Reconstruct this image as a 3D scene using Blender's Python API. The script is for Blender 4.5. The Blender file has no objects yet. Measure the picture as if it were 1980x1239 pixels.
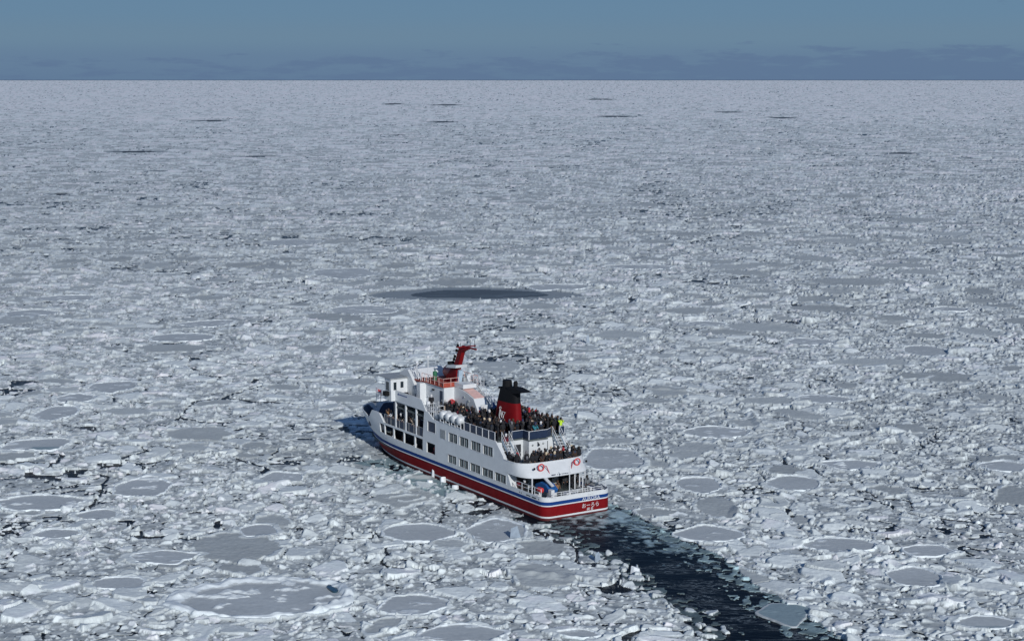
import bpy, bmesh, math, random
import numpy as np
from mathutils import Vector, Matrix
R = math.radians
random.seed(7)
SC = bpy.context.scene
COL = SC.collection

# ---------------------------------------------------------------- camera
F_PX, W_PX, H_PX = 3226.56, 1980.0, 1239.0
CAM_H = 44.73
PITCH = math.atan((619.5 - 154.6) / F_PX)
cam_d = bpy.data.cameras.new('camera'); cam = bpy.data.objects.new('camera', cam_d); COL.objects.link(cam)
cam_d.sensor_fit = 'HORIZONTAL'; cam_d.sensor_width = 36.0; cam_d.lens = 36.0 * F_PX / W_PX
cam_d.clip_start = 1.0; cam_d.clip_end = 500000.0
cam.location = (0, 0, CAM_H); cam.rotation_euler = (math.pi / 2 - PITCH, 0, 0)
SC.camera = cam

# ---------------------------------------------------------------- view, sky, sun
SC.view_settings.view_transform = 'Standard'
SC.view_settings.look = 'None'
SC.view_settings.exposure = 0.0
SC.view_settings.gamma = 1.0
SHIP_A = R(32.0156)                       # ship heads this far to the left of the view
SUN_EL, SUN_OFF = R(23.5), R(12.5)             # the light travels forward along the ship, a little to starboard
trav = math.pi / 2 + SHIP_A - SUN_OFF     # azimuth the light travels towards
SUN_E = 2.95
sd = bpy.data.lights.new('sun', 'SUN'); sun = bpy.data.objects.new('sun', sd); COL.objects.link(sun)
sd.energy = SUN_E; sd.angle = R(0.53); sd.color = (1.0, 0.985, 0.97)
tdir = Vector((math.cos(trav) * math.cos(SUN_EL), math.sin(trav) * math.cos(SUN_EL), -math.sin(SUN_EL)))
sun.rotation_euler = tdir.to_track_quat('-Z', 'Y').to_euler(); sun.location = (0, -50, 200)

w = bpy.data.worlds.new("World"); SC.world = w; w.use_nodes = True
nt = w.node_tree; N = nt.nodes; L = nt.links
N.clear()
def nd(t, **k):
    n = N.new(t)
    for a, b in k.items(): setattr(n, a, b)
    return n
sky = nd('ShaderNodeTexSky'); sky.sky_type = 'NISHITA'; sky.sun_disc = False
sky.sun_elevation = SUN_EL
sky.sun_rotation = math.atan2(-math.cos(trav), -math.sin(trav))     # azimuth of the sun, clockwise from +Y
sky.altitude = 50; sky.air_density = 1.0; sky.dust_density = 0.6; sky.ozone_density = 1.4
mul = nd('ShaderNodeMix', data_type='RGBA', blend_type='MULTIPLY'); mul.inputs[0].default_value = 1.0
SKY_S = 0.05
mul.inputs[7].default_value = (SKY_S * 0.68, SKY_S * 0.92, SKY_S * 1.30, 1)
L.new(sky.outputs[0], mul.inputs[6])
tc = nd('ShaderNodeTexCoord'); sep = nd('ShaderNodeSeparateXYZ'); L.new(tc.outputs['Generated'], sep.inputs[0])
# low sky: clear blue-grey down to a dark cloud bank that lies on the horizon
rmp = nd('ShaderNodeValToRGB'); rmp.color_ramp.interpolation = 'EASE'
e = rmp.color_ramp.elements
e[0].position = 0.0; e[0].color = (0.122, 0.200, 0.315, 1)
e[1].position = 1.0; e[1].color = (0.125, 0.233, 0.360, 1)
for p_, c_ in ((0.20, (0.130, 0.212, 0.325, 1)), (0.45, (0.145, 0.240, 0.340, 1)), (0.75, (0.135, 0.240, 0.355, 1))):
    x = e.new(p_); x.color = c_
mz = nd('ShaderNodeMath', operation='MULTIPLY'); mz.inputs[1].default_value = 1 / 0.055
L.new(sep.outputs[2], mz.inputs[0]); L.new(mz.outputs[0], rmp.inputs[0])
# ragged cloud tops
cmb = nd('ShaderNodeCombineXYZ')
mx = nd('ShaderNodeMath', operation='MULTIPLY'); mx.inputs[1].default_value = 26.0
mzz = nd('ShaderNodeMath', operation='MULTIPLY'); mzz.inputs[1].default_value = 150.0
L.new(sep.outputs[0], mx.inputs[0]); L.new(sep.outputs[2], mzz.inputs[0])
L.new(mx.outputs[0], cmb.inputs[0]); L.new(mzz.outputs[0], cmb.inputs[1])
ns = nd('ShaderNodeTexNoise'); ns.inputs['Scale'].default_value = 1.0; ns.inputs['Detail'].default_value = 7; ns.inputs['Roughness'].default_value = 0.62
L.new(cmb.outputs[0], ns.inputs['Vector'])
mr = nd('ShaderNodeMapRange'); mr.inputs[1].default_value = 0.010; mr.inputs[2].default_value = 0.027; mr.inputs[3].default_value = 0.40; mr.inputs[4].default_value = 0.74
L.new(sep.outputs[2], mr.inputs[0])
# bank stands higher to the right
mr2 = nd('ShaderNodeMapRange'); mr2.inputs[1].default_value = -0.3; mr2.inputs[2].default_value = 0.3; mr2.inputs[3].default_value = 0.12; mr2.inputs[4].default_value = -0.09
L.new(sep.outputs[0], mr2.inputs[0])
ad = nd('ShaderNodeMath', operation='ADD'); L.new(mr.outputs[0], ad.inputs[0]); L.new(mr2.outputs[0], ad.inputs[1])
sb = nd('ShaderNodeMath', operation='SUBTRACT'); L.new(ns.outputs[0], sb.inputs[0]); L.new(ad.outputs[0], sb.inputs[1])
ml = nd('ShaderNodeMath', operation='MULTIPLY', use_clamp=True); ml.inputs[1].default_value = 9.0; L.new(sb.outputs[0], ml.inputs[0])
ml2 = nd('ShaderNodeMath', operation='MULTIPLY'); ml2.inputs[1].default_value = 0.75; L.new(ml.outputs[0], ml2.inputs[0])
cm = nd('ShaderNodeMix', data_type='RGBA'); cm.inputs[7].default_value = (0.112, 0.180, 0.300, 1)
L.new(ml2.outputs[0], cm.inputs[0]); L.new(rmp.outputs[0], cm.inputs[6])
bl = nd('ShaderNodeMapRange'); bl.inputs[1].default_value = 0.055; bl.inputs[2].default_value = 0.16; bl.inputs[3].default_value = 0.0; bl.inputs[4].default_value = 1.0
L.new(sep.outputs[2], bl.inputs[0])
fm = nd('ShaderNodeMix', data_type='RGBA'); L.new(bl.outputs[0], fm.inputs[0]); L.new(cm.outputs[2], fm.inputs[6]); L.new(mul.outputs[2], fm.inputs[7])
bg = nd('ShaderNodeBackground'); bg.inputs[1].default_value = 1.0; L.new(fm.outputs[2], bg.inputs[0])
ow = nd('ShaderNodeOutputWorld'); L.new(bg.outputs[0], ow.inputs[0])

# ---------------------------------------------------------------- helpers
def px_world(px, py, z=0.0):
    """ground point seen at a pixel of the photograph"""
    r = (px - W_PX / 2) / F_PX; u = (H_PX / 2 - py) / F_PX
    d = (r, math.cos(PITCH) + u * math.sin(PITCH), -math.sin(PITCH) + u * math.cos(PITCH))
    t = (z - CAM_H) / d[2]
    return d[0] * t, d[1] * t

def tag(o, label=None, cat=None, group=None, kind=None):
    if label: o['label'] = label
    if cat: o['category'] = cat
    if group: o['group'] = group
    if kind: o['kind'] = kind
    return o

def material(name, col, rough=0.5, metal=0.0, var=0.08, scale=3.0, bump=0.0, spec=0.5, alpha=None):
    m = bpy.data.materials.new(name); m.use_nodes = True
    t = m.node_tree; b = t.nodes['Principled BSDF']
    b.inputs['Roughness'].default_value = rough; b.inputs['Metallic'].default_value = metal
    b.inputs['Specular IOR Level'].default_value = spec
    n = t.nodes.new('ShaderNodeTexNoise'); n.inputs['Scale'].default_value = scale; n.inputs['Detail'].default_value = 6
    c = t.nodes.new('ShaderNodeTexCoord'); t.links.new(c.outputs['Object'], n.inputs['Vector'])
    r = t.nodes.new('ShaderNodeValToRGB')
    r.color_ramp.elements[0].position = 0.3; r.color_ramp.elements[1].position = 0.7
    r.color_ramp.elements[0].color = tuple(v * (1 - var) for v in col) + (1,)
    r.color_ramp.elements[1].color = tuple(min(1, v * (1 + var)) for v in col) + (1,)
    t.links.new(n.outputs[0], r.inputs[0]); t.links.new(r.outputs[0], b.inputs['Base Color'])
    if bump:
        bp = t.nodes.new('ShaderNodeBump'); bp.inputs['Strength'].default_value = bump; bp.inputs['Distance'].default_value = 0.02
        t.links.new(n.outputs[0], bp.inputs['Height']); t.links.new(bp.outputs[0], b.inputs['Normal'])
    if alpha is not None:
        b.inputs['Alpha'].default_value = alpha
    return m

class MB:
    def __init__(s): s.v = []; s.f = []; s.m = []
    def add(s, vs, fs, mi=0):
        o = len(s.v); s.v += [tuple(x) for x in vs]; s.f += [tuple(i + o for i in f) for f in fs]; s.m += [mi] * len(fs); return s
    def box(s, x0, x1, y0, y1, z0, z1, mi=0):
        v = [(x, y, z) for x in (x0, x1) for y in (y0, y1) for z in (z0, z1)]
        return s.add(v, [(0, 1, 3, 2), (4, 6, 7, 5), (0, 4, 5, 1), (2, 3, 7, 6), (0, 2, 6, 4), (1, 5, 7, 3)], mi)
    def prism(s, poly, a0, a1, axis='y', mi=0, taper=None):
        """poly: outline in the two other axes; axis: the direction it is extruded along"""
        n = len(poly)
        def mk(p, a):
            return {'y': (p[0], a, p[1]), 'z': (p[0], p[1], a), 'x': (a, p[0], p[1])}[axis]
        p2 = taper or poly
        v = [mk(p, a0) for p in poly] + [mk(p, a1) for p in p2]
        f = [tuple(range(n)), tuple(range(2 * n - 1, n - 1, -1))] + [(i, (i + 1) % n, n + (i + 1) % n, n + i) for i in range(n)]
        return s.add(v, f, mi)
    def tube(s, a, b, r, n=6, r2=None, mi=0):
        a = Vector(a); b = Vector(b); r2 = r if r2 is None else r2
        d = (b - a).normalized(); u = d.orthogonal().normalized(); w_ = d.cross(u)
        v = []
        for p, rr in ((a, r), (b, r2)):
            for i in range(n):
                t = 2 * math.pi * i / n; v.append(p + (u * math.cos(t) + w_ * math.sin(t)) * rr)
        f = [(i, (i + 1) % n, n + (i + 1) % n, n + i) for i in range(n)] + [tuple(range(n - 1, -1, -1)), tuple(range(n, 2 * n))]
        return s.add(v, f, mi)
    def path(s, pts, r, n=6, mi=0):
        for a, b in zip(pts[:-1], pts[1:]): s.tube(a, b, r, n, mi=mi)
        return s
    def lathe(s, prof, c, axis='z', n=16, mi=0):
        v = []; f = []
        for rr, h in prof:
            for i in range(n):
                t = 2 * math.pi * i / n; a, b = rr * math.cos(t), rr * math.sin(t)
                v.append({'z': (c[0] + a, c[1] + b, c[2] + h), 'y': (c[0] + a, c[1] + h, c[2] + b), 'x': (c[0] + h, c[1] + a, c[2] + b)}[axis])
        for k in range(len(prof) - 1):
            for i in range(n):
                f.append((k * n + i, k * n + (i + 1) % n, (k + 1) * n + (i + 1) % n, (k + 1) * n + i))
        f.append(tuple(range(n - 1, -1, -1))); f.append(tuple((len(prof) - 1) * n + i for i in range(n)))
        return s.add(v, f, mi)
    def torus(s, c, R_, r, normal='x', n=20, k=8, mi=0):
        v = []; f = []
        for i in range(n):
            t = 2 * math.pi * i / n
            for j in range(k):
                p = 2 * math.pi * j / k; q = R_ + r * math.cos(p); h = r * math.sin(p)
                a, b = q * math.cos(t), q * math.sin(t)
                v.append({'x': (c[0] + h, c[1] + a, c[2] + b), 'y': (c[0] + a, c[1] + h, c[2] + b), 'z': (c[0] + a, c[1] + b, c[2] + h)}[normal])
        for i in range(n):
            for j in range(k):
                f.append((i * k + j, ((i + 1) % n) * k + j, ((i + 1) % n) * k + (j + 1) % k, i * k + (j + 1) % k))
        return s.add(v, f, mi)
    def build(s, name, mats, parent=None, smooth=False, bevel=0.0):
        me = bpy.data.meshes.new(name); me.from_pydata(s.v, [], s.f)
        if not isinstance(mats, (list, tuple)): mats = [mats]
        for m in mats: me.materials.append(m)
        me.polygons.foreach_set('material_index', s.m)
        if smooth: me.polygons.foreach_set('use_smooth', [True] * len(s.f))
        bm = bmesh.new(); bm.from_mesh(me); bmesh.ops.recalc_face_normals(bm, faces=bm.faces); bm.to_mesh(me); bm.free()
        me.update()
        o = bpy.data.objects.new(name, me); COL.objects.link(o)
        if parent: o.parent = parent
        if bevel:
            b = o.modifiers.new('bevel', 'BEVEL'); b.width = bevel; b.segments = 2; b.limit_method = 'ANGLE'
        return o

def empty(name, loc=(0, 0, 0), rz=0.0, parent=None):
    o = bpy.data.objects.new(name, None); COL.objects.link(o); o.location = loc; o.rotation_euler = (0, 0, rz)
    if parent: o.parent = parent
    return o

# ship frame -> world
SX, SY = 6.8558, 167.4755
sA, cA = math.sin(SHIP_A), math.cos(SHIP_A)
def ship_to_world(X, Y): return SX - X * sA - Y * cA, SY + X * cA - Y * sA
def world_to_ship(x, y):
    dx, dy = x - SX, y - SY
    return -dx * sA + dy * cA, -dx * cA - dy * sA
SHIP_RZ = math.pi / 2 + SHIP_A
HB = 4.24
def hull_half(x, z):
    """half breadth of the hull: round entry forward, rounded transom corners aft"""
    x = np.asarray(x, float)
    xs = np.interp(z, [-1.5, 0, .55, 2, 4.6, 5.5], [38.5, 41.3, 42, 43.9, 45.3, 45.5]); p = np.interp(z, [0, .55, 2, 4.6], [1.7, 1.75, 2.0, 4.0])
    t = np.clip((xs - x) / 14, 0, 1)
    b = HB * np.sqrt(np.maximum(0, 1 - (1 - t) ** p))
    q = np.clip(1 - x / 1.0, 0, 1)
    st = HB - 0.04 - 1.0 + 1.0 * np.sqrt(np.maximum(0, 1 - q * q)) + 0.04 * np.clip(x / 3, 0, 1)
    return np.minimum(b, st)

# ---------------------------------------------------------------- noise for the ice (numpy)
def h32(ix, iy, seed):
    a = (ix.astype(np.int64) * 374761393 + iy.astype(np.int64) * 668265263 + seed * 1442695041) & 0xFFFFFFFF
    a = ((a ^ (a >> 13)) * 1274126177) & 0xFFFFFFFF
    a = ((a ^ (a >> 15)) * 2246822519) & 0xFFFFFFFF
    return (a ^ (a >> 16)).astype(np.uint32)
def rnd(h, k):
    a = (h.astype(np.int64) * (2654435761 + 2 * k * 97531) + k * 977) & 0xFFFFFFFF
    a = ((a ^ (a >> 15)) * 2246822519) & 0xFFFFFFFF
    return ((a ^ (a >> 13)) & 0xFFFFFF).astype(np.float32) / 16777216.0
def vnoise(x, y, s, seed):
    x = x / s; y = y / s
    ix = np.floor(x); iy = np.floor(y); fx = (x - ix); fy = (y - iy)
    fx = fx * fx * (3 - 2 * fx); fy = fy * fy * (3 - 2 * fy)
    g = lambda a, b: rnd(h32(ix + a, iy + b, seed), 1)
    return (g(0, 0) * (1 - fx) + g(1, 0) * fx) * (1 - fy) + (g(0, 1) * (1 - fx) + g(1, 1) * fx) * fy
def fbm(x, y, s, seed, o=3):
    r = 0; a = 1.0; t = 0
    for i in range(o):
        r = r + a * vnoise(x, y, s, seed + i * 17); t += a; a *= 0.5; s *= 0.5
    return r / t
def worley(x, y, s, seed, jit=0.9):
    x = x / s; y = y / s
    ix = np.floor(x); iy = np.floor(y)
    f1 = np.full(x.shape, 9.0, np.float32); f2 = np.full(x.shape, 9.0, np.float32)
    hid = np.zeros(x.shape, np.uint32); ox = np.zeros(x.shape, np.float32); oy = np.zeros(x.shape, np.float32)
    for a in (-1, 0, 1):
        for b in (-1, 0, 1):
            h = h32(ix + a, iy + b, seed)
            dx = (x - (ix + a + 0.5 + jit * (rnd(h, 1) - 0.5))).astype(np.float32); dy = (y - (iy + b + 0.5 + jit * (rnd(h, 2) - 0.5))).astype(np.float32)
            # every cell has its own stretch, so the pieces are not all round
            k = 0.75 + 0.6 * rnd(h, 3); an = rnd(h, 4) * 3.14159
            ca, sa = np.cos(an), np.sin(an)
            u = dx * ca + dy * sa; v = -dx * sa + dy * ca
            d = np.sqrt((u * k) ** 2 + (v / k) ** 2)
            m1 = d < f1
            f2 = np.where(m1, f1, np.minimum(f2, d)); f1 = np.where(m1, d, f1)
            hid = np.where(m1, h, hid); ox = np.where(m1, dx, ox); oy = np.where(m1, dy, oy)
    return f1, f2, hid, ox * s, oy * s

# ---------------------------------------------------------------- what lies in the ice
# open or newly frozen pools: world x, y, half width, half depth
POOLS = [(-8.0, 347.5, 22, 10.5), (-221, 3128, 21, 97), (-118, 3000, 32, 89), (-330, 1835, 20, 40), (-74, 1790, 17, 38), (202, 3871, 36, 120), (126, 2054, 25, 50),
         (301, 2332, 22, 50), (319, 1985, 17, 45), (239, 1024, 12, 12), (-234, 1046, 21, 13), (-178, 654, 6, 5), (-149, 982, 13, 9), (-175, 821, 6, 8), (-92, 1358, 6, 15)]
# floes one can tell apart: photo pixel of the centre, half width, half height, label
FLOES = [
 (507, 1160, 186, 48, 'largest floe, low left, grey snow top ringed by a thick wall of broken ice'),
 (812, 1032, 72, 20, 'round flat grey floe just below the middle of the ship'),
 (957, 1031, 58, 23, 'pale floe with cracked rim below the ship stern, an upright shard on it'),
 (797, 1173, 74, 24, 'round grey floe close to the right of the largest rimmed floe'),
 (897, 1230, 82, 20, 'grey floe cut by the bottom edge, left of the dark wake'),
 (318, 1080, 60, 14, 'long grey floe directly above the largest rimmed floe'),
 (190, 998, 44, 11, 'small grey floe at lower left, above the pair of low ones'),
 (82, 976, 92, 17, 'wide floe at the left edge with a ridged snowy top'),
 (278, 945, 58, 22, 'grey floe speckled with snow crumbs, left of the ship'),
 (545, 926, 45, 12, 'small smooth floe alone left of the red hull'),
 (500, 1028, 38, 11, 'small round floe midway between ship and largest floe'),
 (76, 862, 64, 12, 'flat grey floe with a dark wet edge near the left border'),
 (217, 750, 44, 11, 'smooth grey floe with a white front lip, left of the bow'),
 (108, 801, 40, 15, 'grey floe notched by a white ice bar, near left border'),
 (147, 772, 38, 10, 'grey floe squeezed between two others left of the bow'),
 (350, 655, 64, 9, 'thin long grey floe up and left of the bow'),
 (402, 628, 50, 7, 'narrow grey floe just behind the thin long one, left'),
 (700, 602, 62, 9, 'light grey floe in front of the dark pool, ahead of the ship'),
 (668, 530, 60, 9, 'oval grey floe up and left of the dark pool'),
 (562, 470, 64, 7, 'far slender floe left of the photo middle'),
 (1185, 891, 62, 24, 'big smooth floe beside the starboard quarter of the ship'),
 (1350, 941, 48, 16, 'grey floe right of the ship stern'),
 (1370, 1036, 64, 17, 'floe with a crack at its left, right beside the wake'),
 (1386, 838, 68, 12, 'flat floe with bright far edge, right of the upper decks'),
 (1590, 774, 56, 9, 'lens shaped floe on the right, level with the funnel'),
 (1786, 681, 44, 11, 'round pale floe far right, level with the mast'),
 (1630, 1058, 74, 17, 'smooth long floe on the lower right with a curved white rim'),
 (1792, 1068, 48, 13, 'floe just right of the smooth long one, curved lip'),
 (1770, 1119, 56, 21, 'rounded grey floe under the pair on the lower right'),
 (1534, 938, 56, 17, 'broad grey floe on the right above the long smooth one'),
 (1642, 902, 56, 10, 'shallow floe on the right with snow ridges'),
 (1940, 905, 50, 12, 'tilted white topped floe at the right edge'),
 (1905, 1208, 64, 14, 'floe in the lower right corner with a wet blue edge'),
 (1570, 663, 46, 7, 'small far floe right of the mast'),
 (1240, 518, 72, 5, 'very long thin far floe right of the dark pool'),
 (232, 1130, 62, 15, 'ridged floe touching the upper left of the largest one'),
 (1518, 1190, 46, 20, 'wet blue green slab hanging over the wake edge'),
 (1365, 628, 38, 5, 'tiny far floe right of the ship mast'),
 (130, 578, 62, 6, 'far slim floe near the left border'),
 (60, 607, 55, 6, 'far grey floe at the left border, below the slim one'),
 (1075, 557, 58, 6, 'grey floe joined to the right end of the dark pool'),
 (1835, 600, 34, 5, 'little far floe near the right border'),
 (1120, 1230, 40, 9, 'small wet floe at the bottom edge, left bank of the wake'),
 (110, 1035, 48, 11, 'crescent grey floe, lower left, over the dark cracks'),
]
floes = []
for i, (px, py, hw, hh, lab) in enumerate(FLOES):
    x, y = px_world(px, py, 0.15); dist = math.hypot(math.hypot(x, y), CAM_H)
    a = hw * y / F_PX * 1.03; b = hh * y / (py - 154.6) * 1.0
    floes.append((x, y, a, b, lab, i))
def floe_r(th, i):
    """outline of floe i at angle th: an irregular polygon with worn corners and a rough edge"""
    rs = np.random.RandomState(100 + i); n = rs.randint(5, 9)
    if FLOES[i][0] == 1518: n = 4
    if i == 0: n = 11
    r = np.full(np.shape(th), 9.0); a0 = rs.rand() * 6.28
    inv = np.zeros(np.shape(th))
    for k in range(n):
        a = a0 + 2 * math.pi * (k + rs.uniform(-.32, .32)) / n; d = rs.uniform(0.80, 1.04)
        c = np.maximum(np.cos(th - a), 0.02); inv = inv + (c / d) ** 9
    r = inv ** (-1 / 9.0)
    w = np.zeros(np.shape(th))
    for k in (5, 9, 13, 21, 34): w = w + (0.05 / k ** 0.5) * np.cos(k * th + rs.rand() * 6.28) * (0.3 + rs.rand())
    return np.clip(r, 0.6, 1.25) + w

# wake channel borders in the ship frame
WX = np.array([-95, -60, -41.3, -31.7, -23.2, -14.4, -8.9, -0.3, 3.0])
WR = np.array([32, 14.0, 5.2, 3.0, 0.0, -2.0, -3.3, -4.0, -3.6])
WLX = np.array([-95, -60, -37, -28.5, -18.8, -12.4, -6, -0.3, 3.0])
WL = np.array([40, 19, 10.4, 8.2, 5.8, 4.9, 3.8, 3.3, 3.6])

def ice_field(x, y, sc):
    """height and colour of the pack ice at world points; sc = distance"""
    n = x.shape[0]
    wx = x + 0.9 * (fbm(x, y, 2.6, 5, 3) - 0.5) * 2; wy = y + 0.9 * (fbm(x, y, 2.6, 9, 3) - 0.5) * 2
    h = np.full(n, -0.45, np.float32); tone = np.full(n, 0.45, np.float32)
    loose = fbm(x, y, 28, 31, 3)                      # where the pack is open
    rough = fbm(x, y, 16, 77, 2)
    lx = 1 / (1 + np.clip((sc - 190) / 420, 0, 1.5))        # farther out the plates lie drawn out across the wind
    # levels of broken ice, large to small
    for s, seed, prob, hmin, hvar, tilt, gap, near, far_ in ((18, 14, 0.40, 0.10, 0.28, 0.03, 0.06, 1800, 9e9), (8.0, 13, 0.40, 0.10, 0.22, 0.06, 0.08, 800, 9e9), (3.6, 11, 0.28, 0.11, 0.13, 0.15, 0.10, 0, 4000),
            (1.9, 21, 0.42, 0.06, 0.14, 0.30, 0.13, 0, 2000), (1.0, 41, 0.60, 0.04, 0.17, 0.55, 0.16, 0, 900), (0.52, 51, 0.74, 0.02, 0.14, 0.85, 0.18, 0, 380)):
        msk = (sc >= near) & (sc < far_)
        if not msk.any(): continue
        f1, f2, hid, ox, oy = worley(wx * lx, wy, s, seed)
        r1, r2, r3, r4 = rnd(hid, 11), rnd(hid, 12), rnd(hid, 13), rnd(hid, 14)
        pr = prob - np.clip((loose - 0.60) * 2.0, 0, 0.3)
        on = msk & (r1 < pr) & ((f2 - f1) > gap)
        edge = np.clip((f2 - f1 - gap) * s / 0.24, 0, 1)
        t = tilt * (0.35 + rough)
        hh = hmin + hvar * r2 + np.clip((r3 - 0.5) * 2 * t * ox + (r4 - 0.5) * 2 * t * oy, -0.3, 0.5)
        hh = (hh + 0.15) * (edge ** 0.6) - 0.15
        m = on & (hh > h)
        h = np.where(m, hh, h); tone = np.where(m, 0.70 + 0.25 * rnd(hid, 15) + 0.10 * np.clip((sc - 200) / 700, 0, 1), tone)  # last term: paler with distance, painted in for sun-facing facets
    # slush that closes most of the gaps
    crk = np.abs(fbm(x, y, 4.5, 75, 3) - 0.5)
    lz = np.clip((loose - 0.47) / 0.22, 0, 1)
    sl = 0.035 + 0.14 * (fbm(x, y, 0.6, 71, 3) - 0.5)
    sl = np.where(crk < (0.009 + 0.022 * lz ** 2.2) * np.clip(1.25 - sc / 1400, 0, 1), -0.3, sl)
    crk2 = np.abs(fbm(x, y, 17, 79, 4) - 0.5); lz2 = fbm(x, y, 60, 80, 2)
    deep = (crk2 < np.clip(1.1 - sc / 5000, 0.15, 1) * 0.005 + 0.007 * np.clip((lz2 - 0.45) * 5, 0, 1)) & (lz2 > 0.42)
    sl = np.where(deep, -0.3, sl); h = np.where(deep & (h < 0.22), -0.3, h)
    wet = sl > h
    h = np.maximum(h, sl); tone = np.where(wet, 0.24 + 0.52 * fbm(x, y, 0.8, 73, 2) + 0.30 * np.clip((sc - 400) / 1800, 0, 1), tone)  # slush too is painted lighter far out, for the sunlit look
    # pans: level young floes, snow covered, with a low raised rim
    blue = np.zeros(n, np.float32)
    for s, seed, prob, ra, rb in ((15, 61, 0.50, 0.16, 0.36), (9.0, 67, 0.40, 0.12, 0.30), (34, 63, 0.40, 0.11, 0.24)):
        f1, f2, hid, ox, oy = worley(wx * 1.0, wy, s, seed, 0.7)
        rr = ra + (rb - ra) * rnd(hid, 21)
        on = rnd(hid, 22) < np.where(y < 290, prob * (0.55 if s < 30 else 0.0), prob)
        q = f1 / rr + 0.55 * (fbm(x, y, s * 0.16, seed + 3, 2) - 0.5) + 0.22 * (vnoise(x, y, 0.8, seed + 4) - 0.5)
        inn = on & (q < 1)
        rim = on & (vnoise(x, y, s * 0.25, seed + 6) > 0.42) & (q < 1.0 + 0.50 / (rr * s)) & (q > 1.0 - 0.10 / (rr * s))
        lv = 0.10 + 0.08 * rnd(hid, 23) + 0.05 * (fbm(x, y, 3.0, seed + 9, 2) - 0.5) + 0.02 * (vnoise(x, y, 0.5, 3) - .5)
        h = np.where(inn, lv, h); tone = np.where(inn, 0.47 + 0.12 * rnd(hid, 24), tone)
        rh = 0.10 + 0.26 * vnoise(x, y, 0.8, seed + 5)
        h = np.where(rim & (rnd(hid, 25) < 0.8), np.maximum(h, rh), h); tone = np.where(rim, 0.80, tone)
    # relief exaggerated with distance, so its lit faces and dark gaps contrast more
    h = np.where(h > 0.0, h * (1 + np.clip((sc - 150) / 300, 0, 1.0)), h)
    # pressure ridges
    rd = np.abs(fbm(x, y, 55, 91, 3) - 0.5)
    rg = np.clip(1 - rd / 0.018, 0, 1)
    h = h + np.where(h > 0.02, rg * 0.45 * vnoise(x, y, 0.9, 95), 0)
    # known floes: the field makes room for them and piles up round them
    for fx, fy, a, b, lab, i in floes:
        m = (np.abs(x - fx) < a * 1.6 + 1) & (np.abs(y - fy) < b * 1.6 + 1)
        if not m.any(): continue
        dx = (x[m] - fx) / a; dy = (y[m] - fy) / b
        q = np.sqrt(dx * dx + dy * dy) / floe_r(np.arctan2(dy, dx), i)
        hm = h[m]; tm = tone[m]
        sz = min(a, b)
        ring = (q > 0.97) & (q < 1 + 0.7 / sz) & (vnoise(x[m], y[m], 2.5, 8 + i) > 0.35)
        hm = np.where(ring & (tm > .4), np.maximum(hm, 0.10 + 0.24 * vnoise(x[m], y[m], 0.8, 7)), hm); tm = np.where(ring, 0.8, tm)
        hm = np.where(q < 0.97, -0.35, hm)
        h[m] = hm; tone[m] = tm
    # pools
    for k, (cx, cy, a, b) in enumerate(POOLS):
        m = (np.abs(x - cx) < a * 1.5) & (np.abs(y - cy) < b * 1.5)
        if not m.any(): continue
        dx = (x[m] - cx) / a; dy = (y[m] - cy) / b
        q = np.sqrt(dx * dx + dy * dy) + 0.35 * (fbm(x[m], y[m] * 1.6, a * 0.5, 200 + k, 3) - 0.5)
        hm = h[m]; tm = tone[m]
        grey = (q < 1.0); dark = (q < 0.68)
        hm = np.where(grey, 0.02 + 0.02 * vnoise(x[m], y[m], 2, 3), hm); tm = np.where(grey, 0.34, tm)
        dk = (0.12 if k == 0 else 0.05) + 0.16 * np.clip(fbm(x[m], y[m] * 2, 5, 300 + k, 3) - 0.5, 0, 1)
        tm = np.where(dark, dk, tm)
        h[m] = hm; tone[m] = tm
    # wake
    X, Y = world_to_ship(x, y)
    yl = np.interp(X, WLX, WL); yr = np.interp(X, WX, WR)
    wob = 2.6 * (fbm(x, y, 7, 401, 3) - 0.5) + 0.9 * (vnoise(x, y, 1.1, 403) - 0.5)
    d = np.minimum(yl - Y, Y - yr) + wob
    d = np.where((X < 3.0) & (X > -110), d, -50)
    chunk_f1, chunk_f2, hid, ox, oy = worley(wx, wy, 1.25, 411)
    keep = rnd(hid, 5)
    fr = np.clip((d + 3.2) / 4.6, 0, 1)                      # 0 in the pack .. 1 open water
    left = (yl - Y) < (Y - yr)
    chunk = (keep > np.where(left, 0.18, 0.42) + 0.95 * fr) & (chunk_f2 - chunk_f1 > 0.10 + 0.16 * fr)
    e2 = np.clip((chunk_f2 - chunk_f1 - 0.10) / 0.2, 0, 1)
    hc = (0.10 + 0.20 * rnd(hid, 6) + (rnd(hid, 7) - .5) * .5 * ox + (rnd(hid, 8) - .5) * .5 * oy) * e2
    zone = d > np.where(left, -2.6, -1.8)
    h = np.where(zone, np.where(chunk, hc, -0.5), h); tone = np.where(zone & chunk, 0.55 + 0.25 * rnd(hid, 9), tone)
    brash = zone & ~chunk & (d < np.where(left, 0.8, 2.2)) & (fbm(x, y, 0.7, 421, 3) > 0.36 + 0.26 * fr)
    h = np.where(brash, 0.03 + 0.05 * vnoise(x, y, .4, 4), h); tone = np.where(brash, np.where(left, 0.14, 0.30) * (0.5 + vnoise(x, y, .8, 5)), tone)
    blue = np.where(brash | (zone & chunk & ~left & (fr > 0.3)), 1.0, 0.0).astype(np.float32)
    # ice turned over and wetted beside the hull
    by = 8.0 + 2.5 * (fbm(x, y, 6, 431, 2) - .5)
    sid = (X > 14) & (X < 34) & (Y > 3) & (Y < by)
    tone = np.where(sid & (h < 0.16), 0.34, tone); blue = np.where(sid & (h < 0.16), 1.0, blue)
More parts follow.
